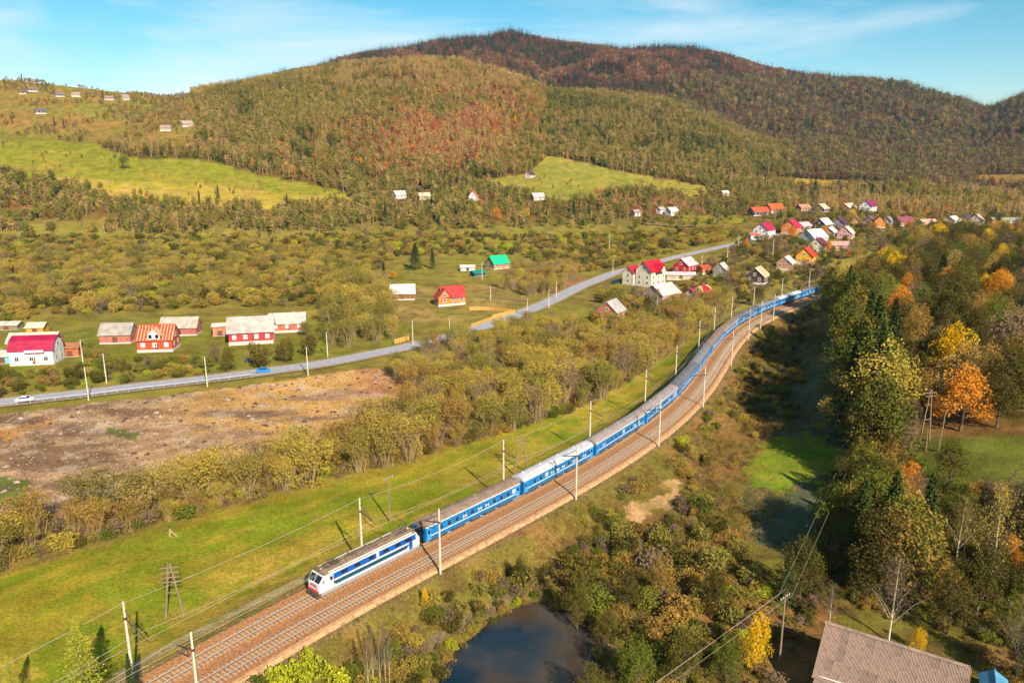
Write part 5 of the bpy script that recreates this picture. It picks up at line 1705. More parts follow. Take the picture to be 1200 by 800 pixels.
def mk_conifer(seed, H=16.0, m='spruce', nb=260, wid=.2, leaf=.17, per=13, droop=.4):
    """near conifer: boughs hung with needle sprays"""
    rs = np.random.default_rng(seed)
    tr = MB().tube([(0, 0, -.8), (0, 0, H * .97)], [.24, .02], 6, False)
    C = []
    for i in range(nb):
        f = (i / nb) ** .8
        z = H * (.04 + .94 * f)
        r = (H * wid * (1 - f) ** .9 + .1) * rs.uniform(.6, 1.12)
        a = i * 2.39996 + rs.normal() * .2
        t = rs.uniform(.12, 1.0, per) ** .8
        k = np.stack([np.cos(a) * r * t, np.sin(a) * r * t, z - droop * r * t + .25 * r * t * t], 1)
        k += rs.normal(0, 1, k.shape) * (.06 + .1 * r * (1 - t))[:, None] * [1, 1, .5]
        C.append(k)
        if i % 5 == 0:
            tr.tube([(0, 0, z), (math.cos(a) * r * .9, math.sin(a) * r * .9, z - droop * r * .7)], [.03, .01], 3, False)
    C.append(np.array([[0, 0, H * q_] for q_ in (.95, .97, .99, 1.0)]))
    return tr.data('trunk', bark_grey), leaf_mesh('crown', np.concatenate(C), leaf * H / 16, LM[m], rs, -.15)


# ------------------------------------------------------------------ where nothing may grow
_hs = np.array(HOUSES)


def free(X, Y, rad=2.0):
    s = track_s(X, Y)
    okm = (np.abs(s) > 8 + rad) | (Y > 430)
    for i in range(0, len(ROAD), 2):
        okm &= np.hypot(X - ROAD[i, 0], Y - ROAD[i, 1]) > 5.0 + rad
    for hx, hy, hr in _hs:
        okm &= np.hypot(X - hx, Y - hy) > hr * .55 + rad
        # keep the walls that face the camera open to view
        tx, ty = -hx / math.hypot(hx, hy), -hy / math.hypot(hx, hy)
        al = (X - hx) * tx + (Y - hy) * ty
        pe = np.abs((X - hx) * ty - (Y - hy) * tx)
        okm &= ~((al > 0) & (al < hr * .5 + 4 + rad) & (pe < hr * .5))
    return okm


def scatter(poly, area_per, rad=2.0, mind=None, seed=0, dens=None, Ymax=3000, excl=True):
    """world positions spread evenly over the ground seen inside a photo polygon"""
    rs = np.random.default_rng(seed)
    pts = np.array([ground(*p)[:2] for p in poly])
    x0, y0 = pts.min(0) - 5; x1, y1 = pts.max(0) + 5
    n = int((x1 - x0) * (y1 - y0) / area_per)
    X = rs.uniform(x0, x1, n); Y = rs.uniform(y0, y1, n)
    Z = height(X, Y)
    px, py = proj(X, Y, Z)
    m = in_poly(X, Y, pts)
    if dens is not None:
        m &= rs.uniform(0, 1, n) < dens(X, Y, px, py)
    X, Y, Z = X[m], Y[m], Z[m]
    if excl and len(X):
        m = free(X, Y, rad)
        X, Y, Z = X[m], Y[m], Z[m]
    if mind:
        keep = []; grid = {}
        for i in range(len(X)):
            c = (int(X[i] // mind), int(Y[i] // mind))
            okk = True
            for a in (-1, 0, 1):
                for b in (-1, 0, 1):
                    for j in grid.get((c[0] + a, c[1] + b), ()):
                        if (X[i] - X[j]) ** 2 + (Y[i] - Y[j]) ** 2 < mind * mind:
                            okk = False
            if okk:
                keep.append(i); grid.setdefault(c, []).append(i)
        X, Y, Z = X[keep], Y[keep], Z[keep]
    return np.stack([X, Y, Z], 1) if len(X) else np.zeros((0, 3))


# ------------------------------------------------------------------ woods as instances (nobody could count these)
LIB = {}


def lib(name, metas):
    """metas: list of (mesh parts) joined as one prototype each, kept outside the scene"""
    c = bpy.data.collections.new(name)
    for i, parts in enumerate(metas):
        V, Fs, mi, lv = [], [], [], []
        ms = []
        for pm in parts:
            o = len(V)
            V += [tuple(v.co) for v in pm.vertices]
            for p in pm.polygons:
                Fs.append(tuple(o + k for k in p.vertices)); mi.append(len(ms))
            at = pm.attributes.get('lv')
            lv += [d.value for d in at.data] if at else [.5] * len(pm.vertices)
            ms.append(pm.materials[0])
        me = bpy.data.meshes.new('plant'); me.from_pydata(V, [], Fs)
        for m_ in ms:
            me.materials.append(m_)
        me.polygons.foreach_set('material_index', np.array(mi, np.int32))
        at = me.attributes.new('lv', 'FLOAT', 'POINT'); at.data.foreach_set('value', np.array(lv, np.float32))
        me.update()
        ob = bpy.data.objects.new('%s_%02d' % (name, i), me)
        c.objects.link(ob)
    LIB[name] = c
    return c


def stuff(name, label, P, scl, idx, coll, seed=0, sink=.1):
    rs = np.random.default_rng(seed)
    me = bpy.data.meshes.new(name)
    P = np.array(P, float).copy(); P[:, 2] -= sink
    me.vertices.add(len(P)); me.vertices.foreach_set('co', P.ravel())
    a = me.attributes.new('scl', 'FLOAT_VECTOR', 'POINT'); a.data.foreach_set('vector', np.asarray(scl, np.float32).ravel())
    a = me.attributes.new('rz', 'FLOAT_VECTOR', 'POINT')
    rz = np.zeros((len(P), 3), np.float32); rz[:, 2] = rs.uniform(0, 6.28, len(P)); rz[:, 0] = rs.normal(0, .03, len(P)); rz[:, 1] = rs.normal(0, .03, len(P))
    a.data.foreach_set('vector', rz.ravel())
    a = me.attributes.new('pick', 'INT', 'POINT'); a.data.foreach_set('value', np.asarray(idx, np.int32))
    me.update()
    o = tag(link(name, me), label, kind='stuff')
    ng = bpy.data.node_groups.new(name, 'GeometryNodeTree')
    ng.interface.new_socket('Geometry', in_out='INPUT', socket_type='NodeSocketGeometry')
    ng.interface.new_socket('Geometry', in_out='OUTPUT', socket_type='NodeSocketGeometry')
    N, Lk = ng.nodes, ng.links
    gi, go = N.new('NodeGroupInput'), N.new('NodeGroupOutput')
    ip = N.new('GeometryNodeInstanceOnPoints'); ci = N.new('GeometryNodeCollectionInfo')
    ci.inputs['Collection'].default_value = coll
    ci.inputs['Separate Children'].default_value = True
    ci.inputs['Reset Children'].default_value = True
    ip.inputs['Pick Instance'].default_value = True

    def attr(nm, typ):
        k = N.new('GeometryNodeInputNamedAttribute'); k.data_type = typ; k.inputs['Name'].default_value = nm
        return k.outputs['Attribute']

    Lk.new(gi.outputs[0], ip.inputs['Points']); Lk.new(ci.outputs[0], ip.inputs['Instance'])
    Lk.new(attr('pick', 'INT'), ip.inputs['Instance Index'])
    Lk.new(attr('rz', 'FLOAT_VECTOR'), ip.inputs['Rotation'])
    Lk.new(attr('scl', 'FLOAT_VECTOR'), ip.inputs['Scale'])
    Lk.new(ip.outputs[0], go.inputs[0])
    md = o.modifiers.new('plants', 'NODES'); md.node_group = ng
    return o


# far prototypes (unit height 10 m)
def far_round(seed, m, H=10, n=95, leaf=.52, w=.28, bark=None, base=.1):
    rs = np.random.default_rng(seed)
    lobes = [(rs.normal() * .1 * H * w * 3, rs.normal() * .1 * H * w * 3, H * rs.uniform(base + .12, .8), H * w * rs.uniform(.5, .8), H * w * rs.uniform(.5, .8), H * rs.uniform(.16, .26)) for _ in range(6)]
    P = blob_points(rs, int(n * 1.9), lobes, .4)
    tr = MB().tube([(0, 0, -1), (0, 0, H * .7)], [.2, .06], 4, False)
    return [tr.data('t', bark or bark_pale), leaf_mesh('l', P, leaf, LM[m], rs, .2)]


def far_bare(seed, m, H=12):
    rs = np.random.default_rng(seed)
    tr = MB().tube([(0, 0, -1), (rs.normal() * .3, rs.normal() * .3, H)], [.28, .06], 4, False)
    for k in range(6):
        a = rs.uniform(0, 6.28); z = H * rs.uniform(.35, .85)
        tr.tube([(0, 0, z), (math.cos(a) * 1.3, math.sin(a) * 1.3, z + 2.0)], [.08, .02], 3, False)
    P = np.stack([rs.normal(0, .95, 80), rs.normal(0, .95, 80), H * rs.uniform(.35, 1.0, 80)], 1)
    return [tr.data('t', bark_pale), leaf_mesh('l', P, .36, LM[m], rs, .8)]


def far_spruce(seed, m, H=14):
    t, c = mk_spruce(seed, H, m, 9, 8, .17)
    return [c]


FK = ['bare_tan', 'bare_tan2', 'tan', 'olive', 'olive2', 'green', 'orange', 'rust', 'rust2', 'beech', 'beech2', 'greybrown', 'spruce', 'spruce2', 'spruce_dark', 'spruce_dark2', 'yellow', 'willow', 'brown', 'lime']
far_lib = lib('far_tree', [far_bare(1, 'tan'), far_bare(2, 'willow_brown'), far_round(3, 'tan'), far_round(4, 'olive'), far_round(5, 'olive', n=120), far_round(6, 'green', n=120), far_round(7, 'orange'),
                           far_round(8, 'rust'), far_round(9, 'rust', n=110), far_round(10, 'redwood', n=120, w=.33), far_round(11, 'redwood', n=130, w=.36), far_round(12, 'greybrown'), far_spruce(13, 'spruce'), far_spruce(14, 'spruce', 15),
                           far_spruce(15, 'spruce_dark'), far_spruce(16, 'spruce_dark', 16), far_round(17, 'yellow'), far_round(18, 'willow', n=120, w=.36, base=.1), far_round(19, 'willow_brown', n=120, w=.34, base=.05), far_round(20, 'limegreen', n=110)])
FI = {k: i for i, k in enumerate(FK)}

# where the hills can be seen (or nearly) from round the camera
_vu = np.linspace(-.85, .85, 341); _vY = np.arange(500, 2700, 10.0)
_VU, _VY = np.meshgrid(_vu, _vY, indexing='ij')
_VS = (height(_VU * _VY, _VY) - CAMZ) / _VY
_VM = np.maximum.accumulate(_VS, axis=1)


def seen(X, Y, Z, tall=22):
    i = np.clip(np.searchsorted(_vu, X / Y) - 1, 0, len(_vu) - 1)
    j = np.clip(((Y - 500) / 10).astype(int) - 1, 0, len(_vY) - 1)
    return ((Z + tall - CAMZ) / Y > _VM[i, j]) | (Y < 510)


MEADOWS = [[(-300, 166), (60, 164), (110, 169), (150, 184), (240, 188), (300, 204), (370, 217), (412, 228), (404, 240), (300, 244), (200, 238), (100, 222), (50, 207), (-300, 198)],
           [(545, 214), (620, 203), (640, 183), (664, 186), (730, 202), (790, 212), (838, 221), (815, 233), (745, 224), (668, 236), (600, 226)],
           [(840, 205), (905, 208), (1000, 212), (1040, 216), (960, 219), (860, 213)], [(1130, 205), (1230, 204), (1230, 218), (1150, 216)]]
PAST = [(-300, 60), (60, 80), (160, 96), (222, 108), (240, 150), (225, 176), (140, 174), (100, 167), (0, 165), (-300, 160)]
rs = np.random.default_rng(99)
NT = 150000
u = rs.uniform(-.80, .80, NT * 2)
Y = np.sqrt(rs.uniform(575 ** 2, 2420 ** 2, NT * 2))
X = u * Y
keep = rs.uniform(0, 1, len(X)) < np.where(Y < 1000, 1.0, np.where(Y < 1400, .8, .42))
X, Y = X[keep], Y[keep]
Z = height(X, Y)
m = seen(X, Y, Z)
X, Y, Z = X[m], Y[m], Z[m]
px, py = proj(X, Y, Z)
inm = np.zeros(len(X), bool)
for P_ in MEADOWS:
    inm |= in_poly(px, py, P_)
inp = in_poly(px, py, PAST)
cl = fbm(X / 38, Y / 38, 201)
cl2 = fbm(X / 90, Y / 90, 211)
cl3 = fbm(X / 22, Y / 22, 221)
r0 = rs.uniform(0, 1, len(X))
keepm = (~inm & ~inp) | (inp & (cl > .55) & (r0 < .5)) | (inm & (r0 < .06) & (cl > .46))
keepm &= ~((py > 205) & (px < 560) & (cl3 < .43))
# thinner near the village edge and around farms
keepm &= ~((px > 560) & (py > 232) & (r0 > .16)) & ~((px > 820) & (py > 218) & (r0 > .5))
for hx, hy, hr in _hs:
    if hy > 540:
        al = (hy - Y)
        keepm &= ~((np.hypot(X - hx, Y - hy) < hr * .6 + 3) | ((al > 0) & (al < hr + 22) & (np.abs(X - hx * Y / hy) < hr * .7)))
X, Y, Z, px, py, cl, cl2, cl3 = [q_[keepm] for q_ in (X, Y, Z, px, py, cl, cl2, cl3)]
N_ = len(X)
back = Y > 1430
right = (px > 930) & ~back & (Y > 900)
r1, r2 = rs.uniform(0, 1, N_), rs.uniform(0, 1, N_)


def pick(choices, w):
    return np.array([FI[c] for c in choices])[rs.choice(len(choices), N_, p=np.array(w) / sum(w))]


k_mid = pick(['bare_tan', 'bare_tan2', 'tan', 'olive', 'olive2', 'orange', 'rust', 'greybrown', 'spruce', 'willow'], [26, 18, 12, 17, 10, 1, 1.5, 5, 6, 4])
k_red = pick(['rust', 'rust2', 'bare_tan', 'tan', 'orange', 'beech'], [22, 18, 26, 16, 10, 6])
k_lobe = pick(['olive', 'olive2', 'green', 'spruce', 'tan', 'bare_tan2', 'greybrown', 'brown', 'spruce2'], [22, 18, 14, 10, 10, 10, 7, 6, 6])
k_con = pick(['spruce', 'spruce2', 'spruce_dark', 'olive2'], [30, 30, 20, 14])
k_back = pick(['beech', 'beech2', 'rust', 'greybrown', 'spruce_dark', 'tan', 'brown'], [26, 24, 5, 26, 10, 6, 8])
k_backc = pick(['spruce_dark', 'spruce_dark2', 'beech'], [50, 40, 12])
k_right = pick(['spruce_dark', 'spruce', 'greybrown', 'beech', 'brown', 'olive', 'tan'], [40, 20, 14, 8, 6, 9, 4])
k_band = pick(['olive', 'olive2', 'green', 'tan', 'bare_tan', 'greybrown', 'spruce', 'rust', 'yellow', 'brown', 'orange'], [24, 20, 16, 10, 12, 7, 9, .2, .2, 8, .3])
k_past = pick(['greybrown', 'brown', 'olive', 'green', 'spruce', 'tan', 'rust'], [20, 20, 20, 10, 6, 16, 5])
k_tan = pick(['bare_tan', 'bare_tan2', 'tan', 'orange', 'olive', 'brown'], [40, 22, 18, 3, 8, 8])
k_oli = pick(['olive', 'olive2', 'green', 'willow', 'brown', 'bare_tan2', 'spruce'], [28, 24, 12, 10, 8, 8, 6])
stand = fbm(X / 75 + .4 * cl, Y / 130, 231)
pk = np.where(stand > .5, np.where(r1 < .85, k_tan, k_mid), np.where(r1 < .8, k_oli, k_mid))
red = rs.uniform(0, 1, N_) < 1.25 * np.exp(-(((px - 525 + (py - 150) * .5) / 85) ** 2 + ((py - 152) / 46) ** 2)) * smooth(.3, .55, cl * .6 + cl2 * .4)
pk = np.where(red, k_red, pk)
pk = np.where((px > 640) & (px < 960) & ~back, np.where(stand > .42, np.where(r2 < .8, k_lobe, k_mid), np.where(r2 < .6, k_con, k_oli)), pk)
pk = np.where((px < 330) & (py > 130) & ~back, np.where(r1 < .5, k_band, pk), pk)
pk = np.where((py > 212) & ~back & (px < 860), k_band, pk)
pk = np.where((cl3 > .575) & (cl2 > .42) & ~red & ~back & (py < 215), k_con, pk)
pk = np.where(right, k_right, pk)
pk = np.where(back, np.where((cl > .53) | (fbm(X / 150, Y / 260, 241) > .54), k_backc, k_back), pk)
pk = np.where(back & (px > 780) & (py > 92), np.where(r1 < .75, k_right, k_backc), pk)
pk = np.where(in_poly(px, py, PAST), k_past, pk)
sc_ = rs.uniform(.75, 1.25, N_) * np.where(back, 1.45, 1.0) * np.where(in_poly(px, py, PAST), .6, 1.0) * np.where(py > 225, .85, 1.0)
for P_ in MEADOWS:
    sc_ = sc_ * np.where(in_poly(px, py, P_), .45, 1.0)
isp = np.isin(pk, [FI['spruce'], FI['spruce2'], FI['spruce_dark'], FI['spruce_dark2']])
sw = sc_ * np.where(isp, .9, rs.uniform(.85, 1.25, N_))
S3 = np.stack([sw, sw, sc_ * np.where(isp, 1.12, 1.0)], 1)
P3 = np.stack([X, Y, Z], 1)
low = ~back
stuff('hillside_forest', 'autumn woods of bare, olive and rust-red trees covering the near hills', P3[low], S3[low], pk[low], far_lib, 1)
stuff('mountain_forest', 'dark russet and spruce woods covering the far mountain', P3[back], S3[back], pk[back], far_lib, 2)
print('forest', low.sum(), back.sum())

# ------------------------------------------------------------------ trees and shrubs one can tell apart
PROTO = {
    'willow': [mk_willow(11, 9), mk_willow(12, 9, n=3400), mk_willow(13, 9, 'tan', n=1700), mk_willow(14, 9, 'willow_brown'), mk_willow(15, 9, 'olive', n=3400), mk_willow(16, 9, 'willow', n=3600), mk_willow(17, 9, 'greybrown', n=1700)],
    'shrub': [mk_shrub(21), mk_shrub(22, m='willow_brown'), mk_shrub(23, m='green'), mk_shrub(24, m='greybrown', n=800), mk_shrub(25, m='willow'), mk_shrub(26, m='limegreen'), mk_shrub(27, m='darkolive', n=1500)],
    'broad': [mk_broad(31, m='darkolive'), mk_broad(32, m='green'), mk_broad(33, m='yellow'), mk_broad(34, m='orange'), mk_broad(35, m='greybrown', n=2600), mk_broad(36, m='willow_brown', n=3000), mk_broad(37, m='darkolive', n=4200), mk_broad(38, m='tan', n=2400), mk_broad(39, m='willow', n=3600)],
    'birch': [mk_birch(41), mk_birch(42, m='greybrown', n=1500), mk_birch(43, m='willow', n=2000), mk_birch(44, m='olive', n=2400)],
    'spruce': [mk_conifer(51, nb=300), mk_conifer(52, nb=380, wid=.24), mk_conifer(53, m='spruce_dark', wid=.17), mk_conifer(54, m='larch', wid=.26, nb=300, per=16, leaf=.12, droop=.15), mk_conifer(55, wid=.3, nb=420)],
}
PH = {'willow': 9.0, 'shrub': 3.0, 'broad': 14.0, 'birch': 14.0, 'spruce': 16.0}
PARTS = {'willow': ('trunk', 'crown'), 'shrub': ('stems', 'foliage'), 'broad': ('trunk', 'crown'), 'birch': ('trunk', 'crown', 'branches'), 'spruce': ('trunk', 'crown')}
NAME = {'willow': 'willow_tree', 'shrub': 'shrub', 'broad': 'broadleaf_tree', 'birch': 'birch_tree', 'spruce': 'spruce_tree'}
CAT = {'willow': 'tree', 'shrub': 'shrub', 'broad': 'tree', 'birch': 'tree', 'spruce': 'tree'}
COUNT = {}


def plant(kind, var, x, y, z, h, w=1.0, label='', group=None, rz=None, name=None):
    o = thing(name or NAME[kind], label, CAT[kind], (x, y, z - .05), random.uniform(0, 6.28) if rz is None else rz, group)
    k = h / PH[kind]
    o.scale = (k * w, k * w, k)
    for pn_, d_ in zip(PARTS[kind], PROTO[kind][var]):
        link(pn_, d_, o)
    COUNT[kind] = COUNT.get(kind, 0) + 1
    return o


def plant_px(kind, var, px, py, h, w=1.0, label='', group=None, name=None):
    x, y, z = ground(px, py)
    return plant(kind, var, x, y, z, h, w, label, group, name=name)


near_lib = {}
for kd in ('willow', 'shrub', 'broad'):
    near_lib[kd] = lib('near_' + kd, [list(p) for p in PROTO[kd]])


def grow(P, kind, weights, h0, h1, w0, w1, label, group, cap, stuff_name, stuff_label, seed):
    """the largest in view as single plants, the rest as one mass"""
    r = np.random.default_rng(seed)
    n = len(P)
    if n == 0:
        return
    h = r.uniform(h0, h1, n); w = r.uniform(w0, w1, n)
    v = r.choice(len(PROTO[kind]), n, p=np.array(weights) / sum(weights))
    px, py = proj(P[:, 0], P[:, 1], P[:, 2])
    vis = (px > -30) & (px < 1230) & (py < 860)
    app = h / P[:, 1] * np.where(vis, 1, .01)
    order = np.argsort(-app)
    ind, rest = order[:cap], order[cap:]
    for i in ind:
        plant(kind, int(v[i]), *P[i], h[i], w[i], label, group)
    if len(rest):
        k = h[rest] / PH[kind]
        stuff(stuff_name, stuff_label, P[rest], np.stack([k * w[rest], k * w[rest], k], 1), v[rest], near_lib[kind], seed)


# --- the willow row between the meadow and the bare field
A = [(-120, 700), (0, 667), (100, 641), (200, 612), (330, 578), (400, 560), (480, 541), (500, 528), (400, 528), (330, 545), (250, 568), (140, 596), (60, 618), (-120, 650)]
P = scatter(A, 2.2, 1.0, 3.0, 5, Ymax=400)
P = P[np.random.default_rng(3).uniform(0, 1, len(P)) < .8]
grow(P, 'willow', [5, 5, 3, 4, 3, 4, 3], 4.5, 10.5, .75, 1.3, 'yellow-brown willow in the row between the green meadow and bare field', 'willow row along the meadow', 110, 'willow_undergrowth', 'dense willow growth behind the meadow row', 5)
# --- the thicket between the road and the line
B = [(400, 545), (430, 505), (490, 478), (545, 452), (600, 436), (660, 420), (720, 402), (790, 375), (838, 352), (862, 362), (826, 385), (790, 410), (752, 440), (715, 462), (685, 478), (650, 490), (610, 503), (540, 524), (480, 541)]
P = scatter(B, 2.6, 1.0, 3.4, 6)
grow(P, 'willow', [5, 5, 3, 5, 4, 4, 3], 4.5, 10.5, .8, 1.3, 'yellow-brown willow in the thicket between road and railway', 'willow thicket beside the railway', 150, 'willow_thicket', 'mass of yellow-brown willows between the road and the railway', 6)
B2 = [(455, 440), (500, 432), (560, 402), (640, 382), (700, 392), (760, 380), (720, 402), (660, 420), (600, 436), (545, 452), (490, 462)]
P = scatter(B2, 5.0, 1.5, 4.2, 7)
grow(P, 'willow', [2, 2, 2, 3, 6, 2, 3], 5.0, 9.0, .8, 1.2, 'olive willow at the back of the thicket near the side lane', 'willows by the side lane', 40, 'lane_thicket', 'mass of olive willows behind the side lane', 7)
PU = np.concatenate([scatter(A, 1.6, .3, 1.6, 71), scatter(B, 2.2, .5, 1.8, 72)])
ru = np.random.default_rng(73)
hu = ru.uniform(1.2, 3.6, len(PU)) / 3.0; wu = hu * ru.uniform(.8, 1.3, len(PU))
stuff('willow_brush', 'tangled brush filling the ground under the willows', PU, np.stack([wu, wu, hu], 1), ru.choice(7, len(PU), p=[.14, .3, .06, .22, .14, .04, .1]), near_lib['shrub'], 73)
# --- big yellow-green willows beside the road
P = scatter([(392, 412), (462, 400), (456, 376), (446, 340), (405, 330), (378, 372)], 14, 2, 6.0, 8)
grow(P, 'willow', [3, 3, 1, 0, 8, 4, 0], 9, 14, .8, 1.05, 'large yellow-green willow in the clump beside the road', 'large willows beside the road', 40, 'road_willows', 'mass of willows beside the road', 8)

# --- gardens along the road
P = scatter([(-60, 462), (0, 436), (90, 440), (105, 410), (150, 424), (240, 424), (252, 446), (130, 457), (0, 468)], 7, .8, 3.0, 9)
grow(P, 'shrub', [5, 3, 6, 4, 2, 1, 6], 1.6, 4.2, .9, 1.4, 'garden shrub between the roadside houses and the road', 'garden shrubs along the road', 60, 'garden_growth', 'garden bushes along the road', 9)
for (px, py, h, w) in [(305, 430, 9.5, .95), (337, 424, 9.0, .85), (362, 417, 9.0, .85)]:
    plant_px('shrub', 6, px, py, h, w * .8, 'tall dense clipped evergreen standing by the road before the long red house', 'clipped evergreens by the road', 'clipped_evergreen')
plant_px('broad', 0, 268, 437, 8.5, 1.0, 'olive garden tree with pale trunk left of the clipped evergreens')
plant_px('broad', 4, 252, 428, 7.5, 1.1, 'grey-brown garden tree at the corner of the long red house')
plant_px('broad', 1, 358, 394, 6.5, 1.2, 'round green tree beside the low annex of the red house')

# --- valley floor scrub: near part singly, the rest as a mass
def patch(X, Y, px, py):
    return smooth(.30, .52, fbm(X / 34, Y / 34, 301)) * .9 + .1


P = scatter([(-260, 405), (0, 384), (60, 372), (120, 368), (250, 362), (380, 358), (400, 330), (440, 318), (470, 296), (470, 276), (300, 276), (0, 279), (-260, 280)], 9, 1.5, 3.4, 10, patch)
d_ = P[:, 1]
pxv, pyv = proj(P[:, 0], P[:, 1], P[:, 2])
P = P[~in_poly(pxv, pyv, [(-60, 338), (0, 322), (66, 319), (62, 336), (0, 342)])]
grow(P, 'shrub', [7, 4, 3, 1.5, 9, 1.2, 7], 2.6, 6.5, .9, 1.3, 'rounded olive shrub on the valley floor behind the roadside houses', 'valley floor shrubs', 40, 'valley_scrub', 'wide mass of olive and tan scrub over the valley floor', 10)
P = scatter([(470, 300), (440, 276), (560, 276), (640, 278), (760, 272), (850, 268), (880, 275), (800, 292), (730, 312), (660, 322), (620, 300), (520, 300)], 9, 1.5, 3.4, 11, patch)
grow(P, 'shrub', [6, 5, 3, 2, 8, 1, 6], 2.6, 6.0, .9, 1.3, 'tan and olive shrub between the valley road and the woods', 'shrubs beyond the valley road', 0, 'far_valley_scrub', 'mass of tan and olive scrub beyond the valley road', 11)
P = scatter([(-260, 400), (0, 380), (120, 362), (380, 352), (440, 312), (470, 296), (300, 290), (0, 296), (-260, 300)], 60, 2, 6, 15, patch)
ru = np.random.default_rng(15)
hu = ru.uniform(5, 9.5, len(P)) / 9.0; wu = hu * ru.uniform(.9, 1.35, len(P))
stuff('valley_willows', 'scattered rounded willows rising from the valley scrub', P, np.stack([wu, wu, hu], 1), ru.choice(7, len(P), p=[.22, .22, .08, .12, .2, .12, .04]), near_lib['willow'], 15)
P = scatter([(586, 338), (600, 318), (650, 312), (680, 318), (660, 340), (620, 348)], 7, 1.0, 3.0, 12)
grow(P, 'willow', [3, 3, 3, 5, 2, 2, 4], 4.5, 7.5, .8, 1.1, 'tan willow in the thicket below the turquoise-roofed house', 'willows below the turquoise roof', 40, 'tan_thicket', 'mass of tan willows', 12)
plant_px('spruce', 1, 487, 316, 16, 1.7, 'dark broad spruce, larger of the pair on the valley floor')
plant_px('spruce', 2, 507, 315, 12.5, 1.4, 'dark slim spruce, smaller of the pair on the valley floor')
plant_px('spruce', 2, 450, 330, 11, 1.2, 'dark spruce half hidden by the large roadside willows')
plant_px('broad', 3, 461, 327, 4.5, 1.4, 'small orange tree beside the half hidden dark spruce')
plant_px('broad', 3, 582, 258, 11, .9, 'bright orange tree at the foot of the hills below the glade')
plant_px('broad', 2, 562, 256, 10, .8, 'yellow tree at the foot of the hills beside the orange tree')
plant_px('broad', 2, 617, 256, 9, .8, 'golden tree below the pale glade farmhouse')
plant_px('broad', 1, 500, 258, 12, 1.0, 'dense green tree below the peach-roofed farm shed')
plant_px('broad', 1, 146, 199, 15, 1.1, 'round green tree alone on the bright hill meadow')
for px, py, h in [(385, 76, 20), (373, 80, 13), (119, 104, 20), (31, 95, 18), (26, 96, 12), (57, 98, 14), (66, 100, 11), (3, 94, 16), (64, 148, 13), (75, 150, 12), (234, 240, 13), (256, 234, 13), (337, 248, 15)]:
    plant_px('spruce', 2, px, py, h, 1.0, 'lone dark spruce standing on the skyline ridge' if py < 106 else 'lone dark spruce on the hill pasture', 'skyline spruces' if py < 106 else 'pasture spruces')
for px, py, h in [(452, 262, 17), (480, 206, 14), (672, 258, 17), (690, 262, 15), (700, 258, 16), (640, 262, 12), (896, 219, 16), (955, 224, 18), (1021, 236, 20), (1034, 236, 18), (1008, 232, 16), (740, 180, 14)]:
    plant_px('spruce', 2, px, py, h, 1.0, 'dark spruce rising among the trees at the foot of the hills', 'spruces at the foot of the hills')

for px, py, h, w, v in [(497, 414, 6.5, 1, 4), (512, 410, 7, 1, 3), (528, 406, 7.5, 1, 4), (545, 402, 7.5, 1, 0), (585, 392, 6.5, 1, 3), (600, 386, 6, 1, 4), (618, 380, 6, 1, 4), (508, 400, 5, 1, 4), (540, 394, 5, 1, 6)]:
    plant_px('willow', v, px, py, h, w, 'olive willow hiding the road near the side lane', 'willows hiding the road')
# --- trees and scrub among the village houses
P = scatter([(690, 400), (700, 345), (760, 345), (850, 300), (900, 262), (1000, 252), (1230, 250), (1230, 300), (1010, 300), (960, 345), (900, 345), (850, 372), (800, 392)], 11, .8, 4.0, 13, patch)
grow(P, 'shrub', [5, 5, 4, 5, 3, 0, 5], 2.4, 5.4, .8, 1.3, 'brown-olive garden bush among the village houses', 'village garden bushes', 40, 'village_greenery', 'gardens and bushes among the village houses', 13)
P = scatter([(690, 400), (860, 300), (900, 256), (1230, 244), (1230, 300), (1010, 300), (960, 345), (860, 370)], 220, 1.5, 8, 14)
grow(P, 'broad', [4, 3, 1, 1, 6, 5, 3, 3, 1], 5, 10, .8, 1.1, 'garden tree among the village houses', 'village garden trees', 70, 'village_trees', 'trees among the village houses', 14)
plant_px('birch', 1, 770, 362, 9, 1.2, 'bare orange-brown tree in front of the tall cream house')

# --- railway banks: rough grass, scrub
def along(s0, s1, o0, o1, n, seed):
    r = np.random.default_rng(seed)
    s = r.uniform(s0, s1, n); o = r.uniform(o0, o1, n)
    x, y, hx, hy = track_at(s, o)
    return np.stack([x, y, height(x, y)], 1)


tuft_lib = lib('tuft', [[mk_shrub(61, 1.0, 'drygrass', 90, .12)[1]], [mk_shrub(62, 1.0, 'drygrass', 110, .11)[1]], [mk_shrub(63, 1.0, 'greengrass', 110, .11)[1]], [mk_shrub(64, 1.0, 'greybrown', 80, .11)[1]], [mk_shrub(65, 1.0, 'darkolive', 120, .11)[1]]])
ba = along(TS0, TS0 + 330, GAP + 3.9, GAP + 34, 17000, 31)
pm = poly_soft(ba[:, 0], ba[:, 1], _pw, 1.0) < .2
fr = fbm(ba[:, 0] / 7, ba[:, 1] / 7, 401)
px_, py_ = proj(ba[:, 0], ba[:, 1], ba[:, 2])
okm = pm & (fr > .36)
for Pp in ([(730, 612), (752, 585), (792, 556), (806, 572), (792, 602), (760, 622)], [(866, 575), (905, 510), (950, 505), (988, 522), (990, 548), (960, 572)], [(885, 440), (912, 410), (935, 420), (925, 432), (905, 444)]):
    okm &= ~in_poly(px_, py_, Pp)
ba, fr = ba[okm], fr[okm]
r = np.random.default_rng(32)
hh = r.uniform(.45, 1.5, len(ba)) * (.6 + fr) * np.where(track_s(ba[:, 0], ba[:, 1]) < 9, .55, 1.0)
stuff('bank_tufts', 'rough dry grass and low weeds on the railway bank', ba, np.stack([hh * 1.2, hh * 1.2, hh], 1), r.choice(5, len(ba), p=[.24, .18, .14, .24, .2]), tuft_lib, 33)
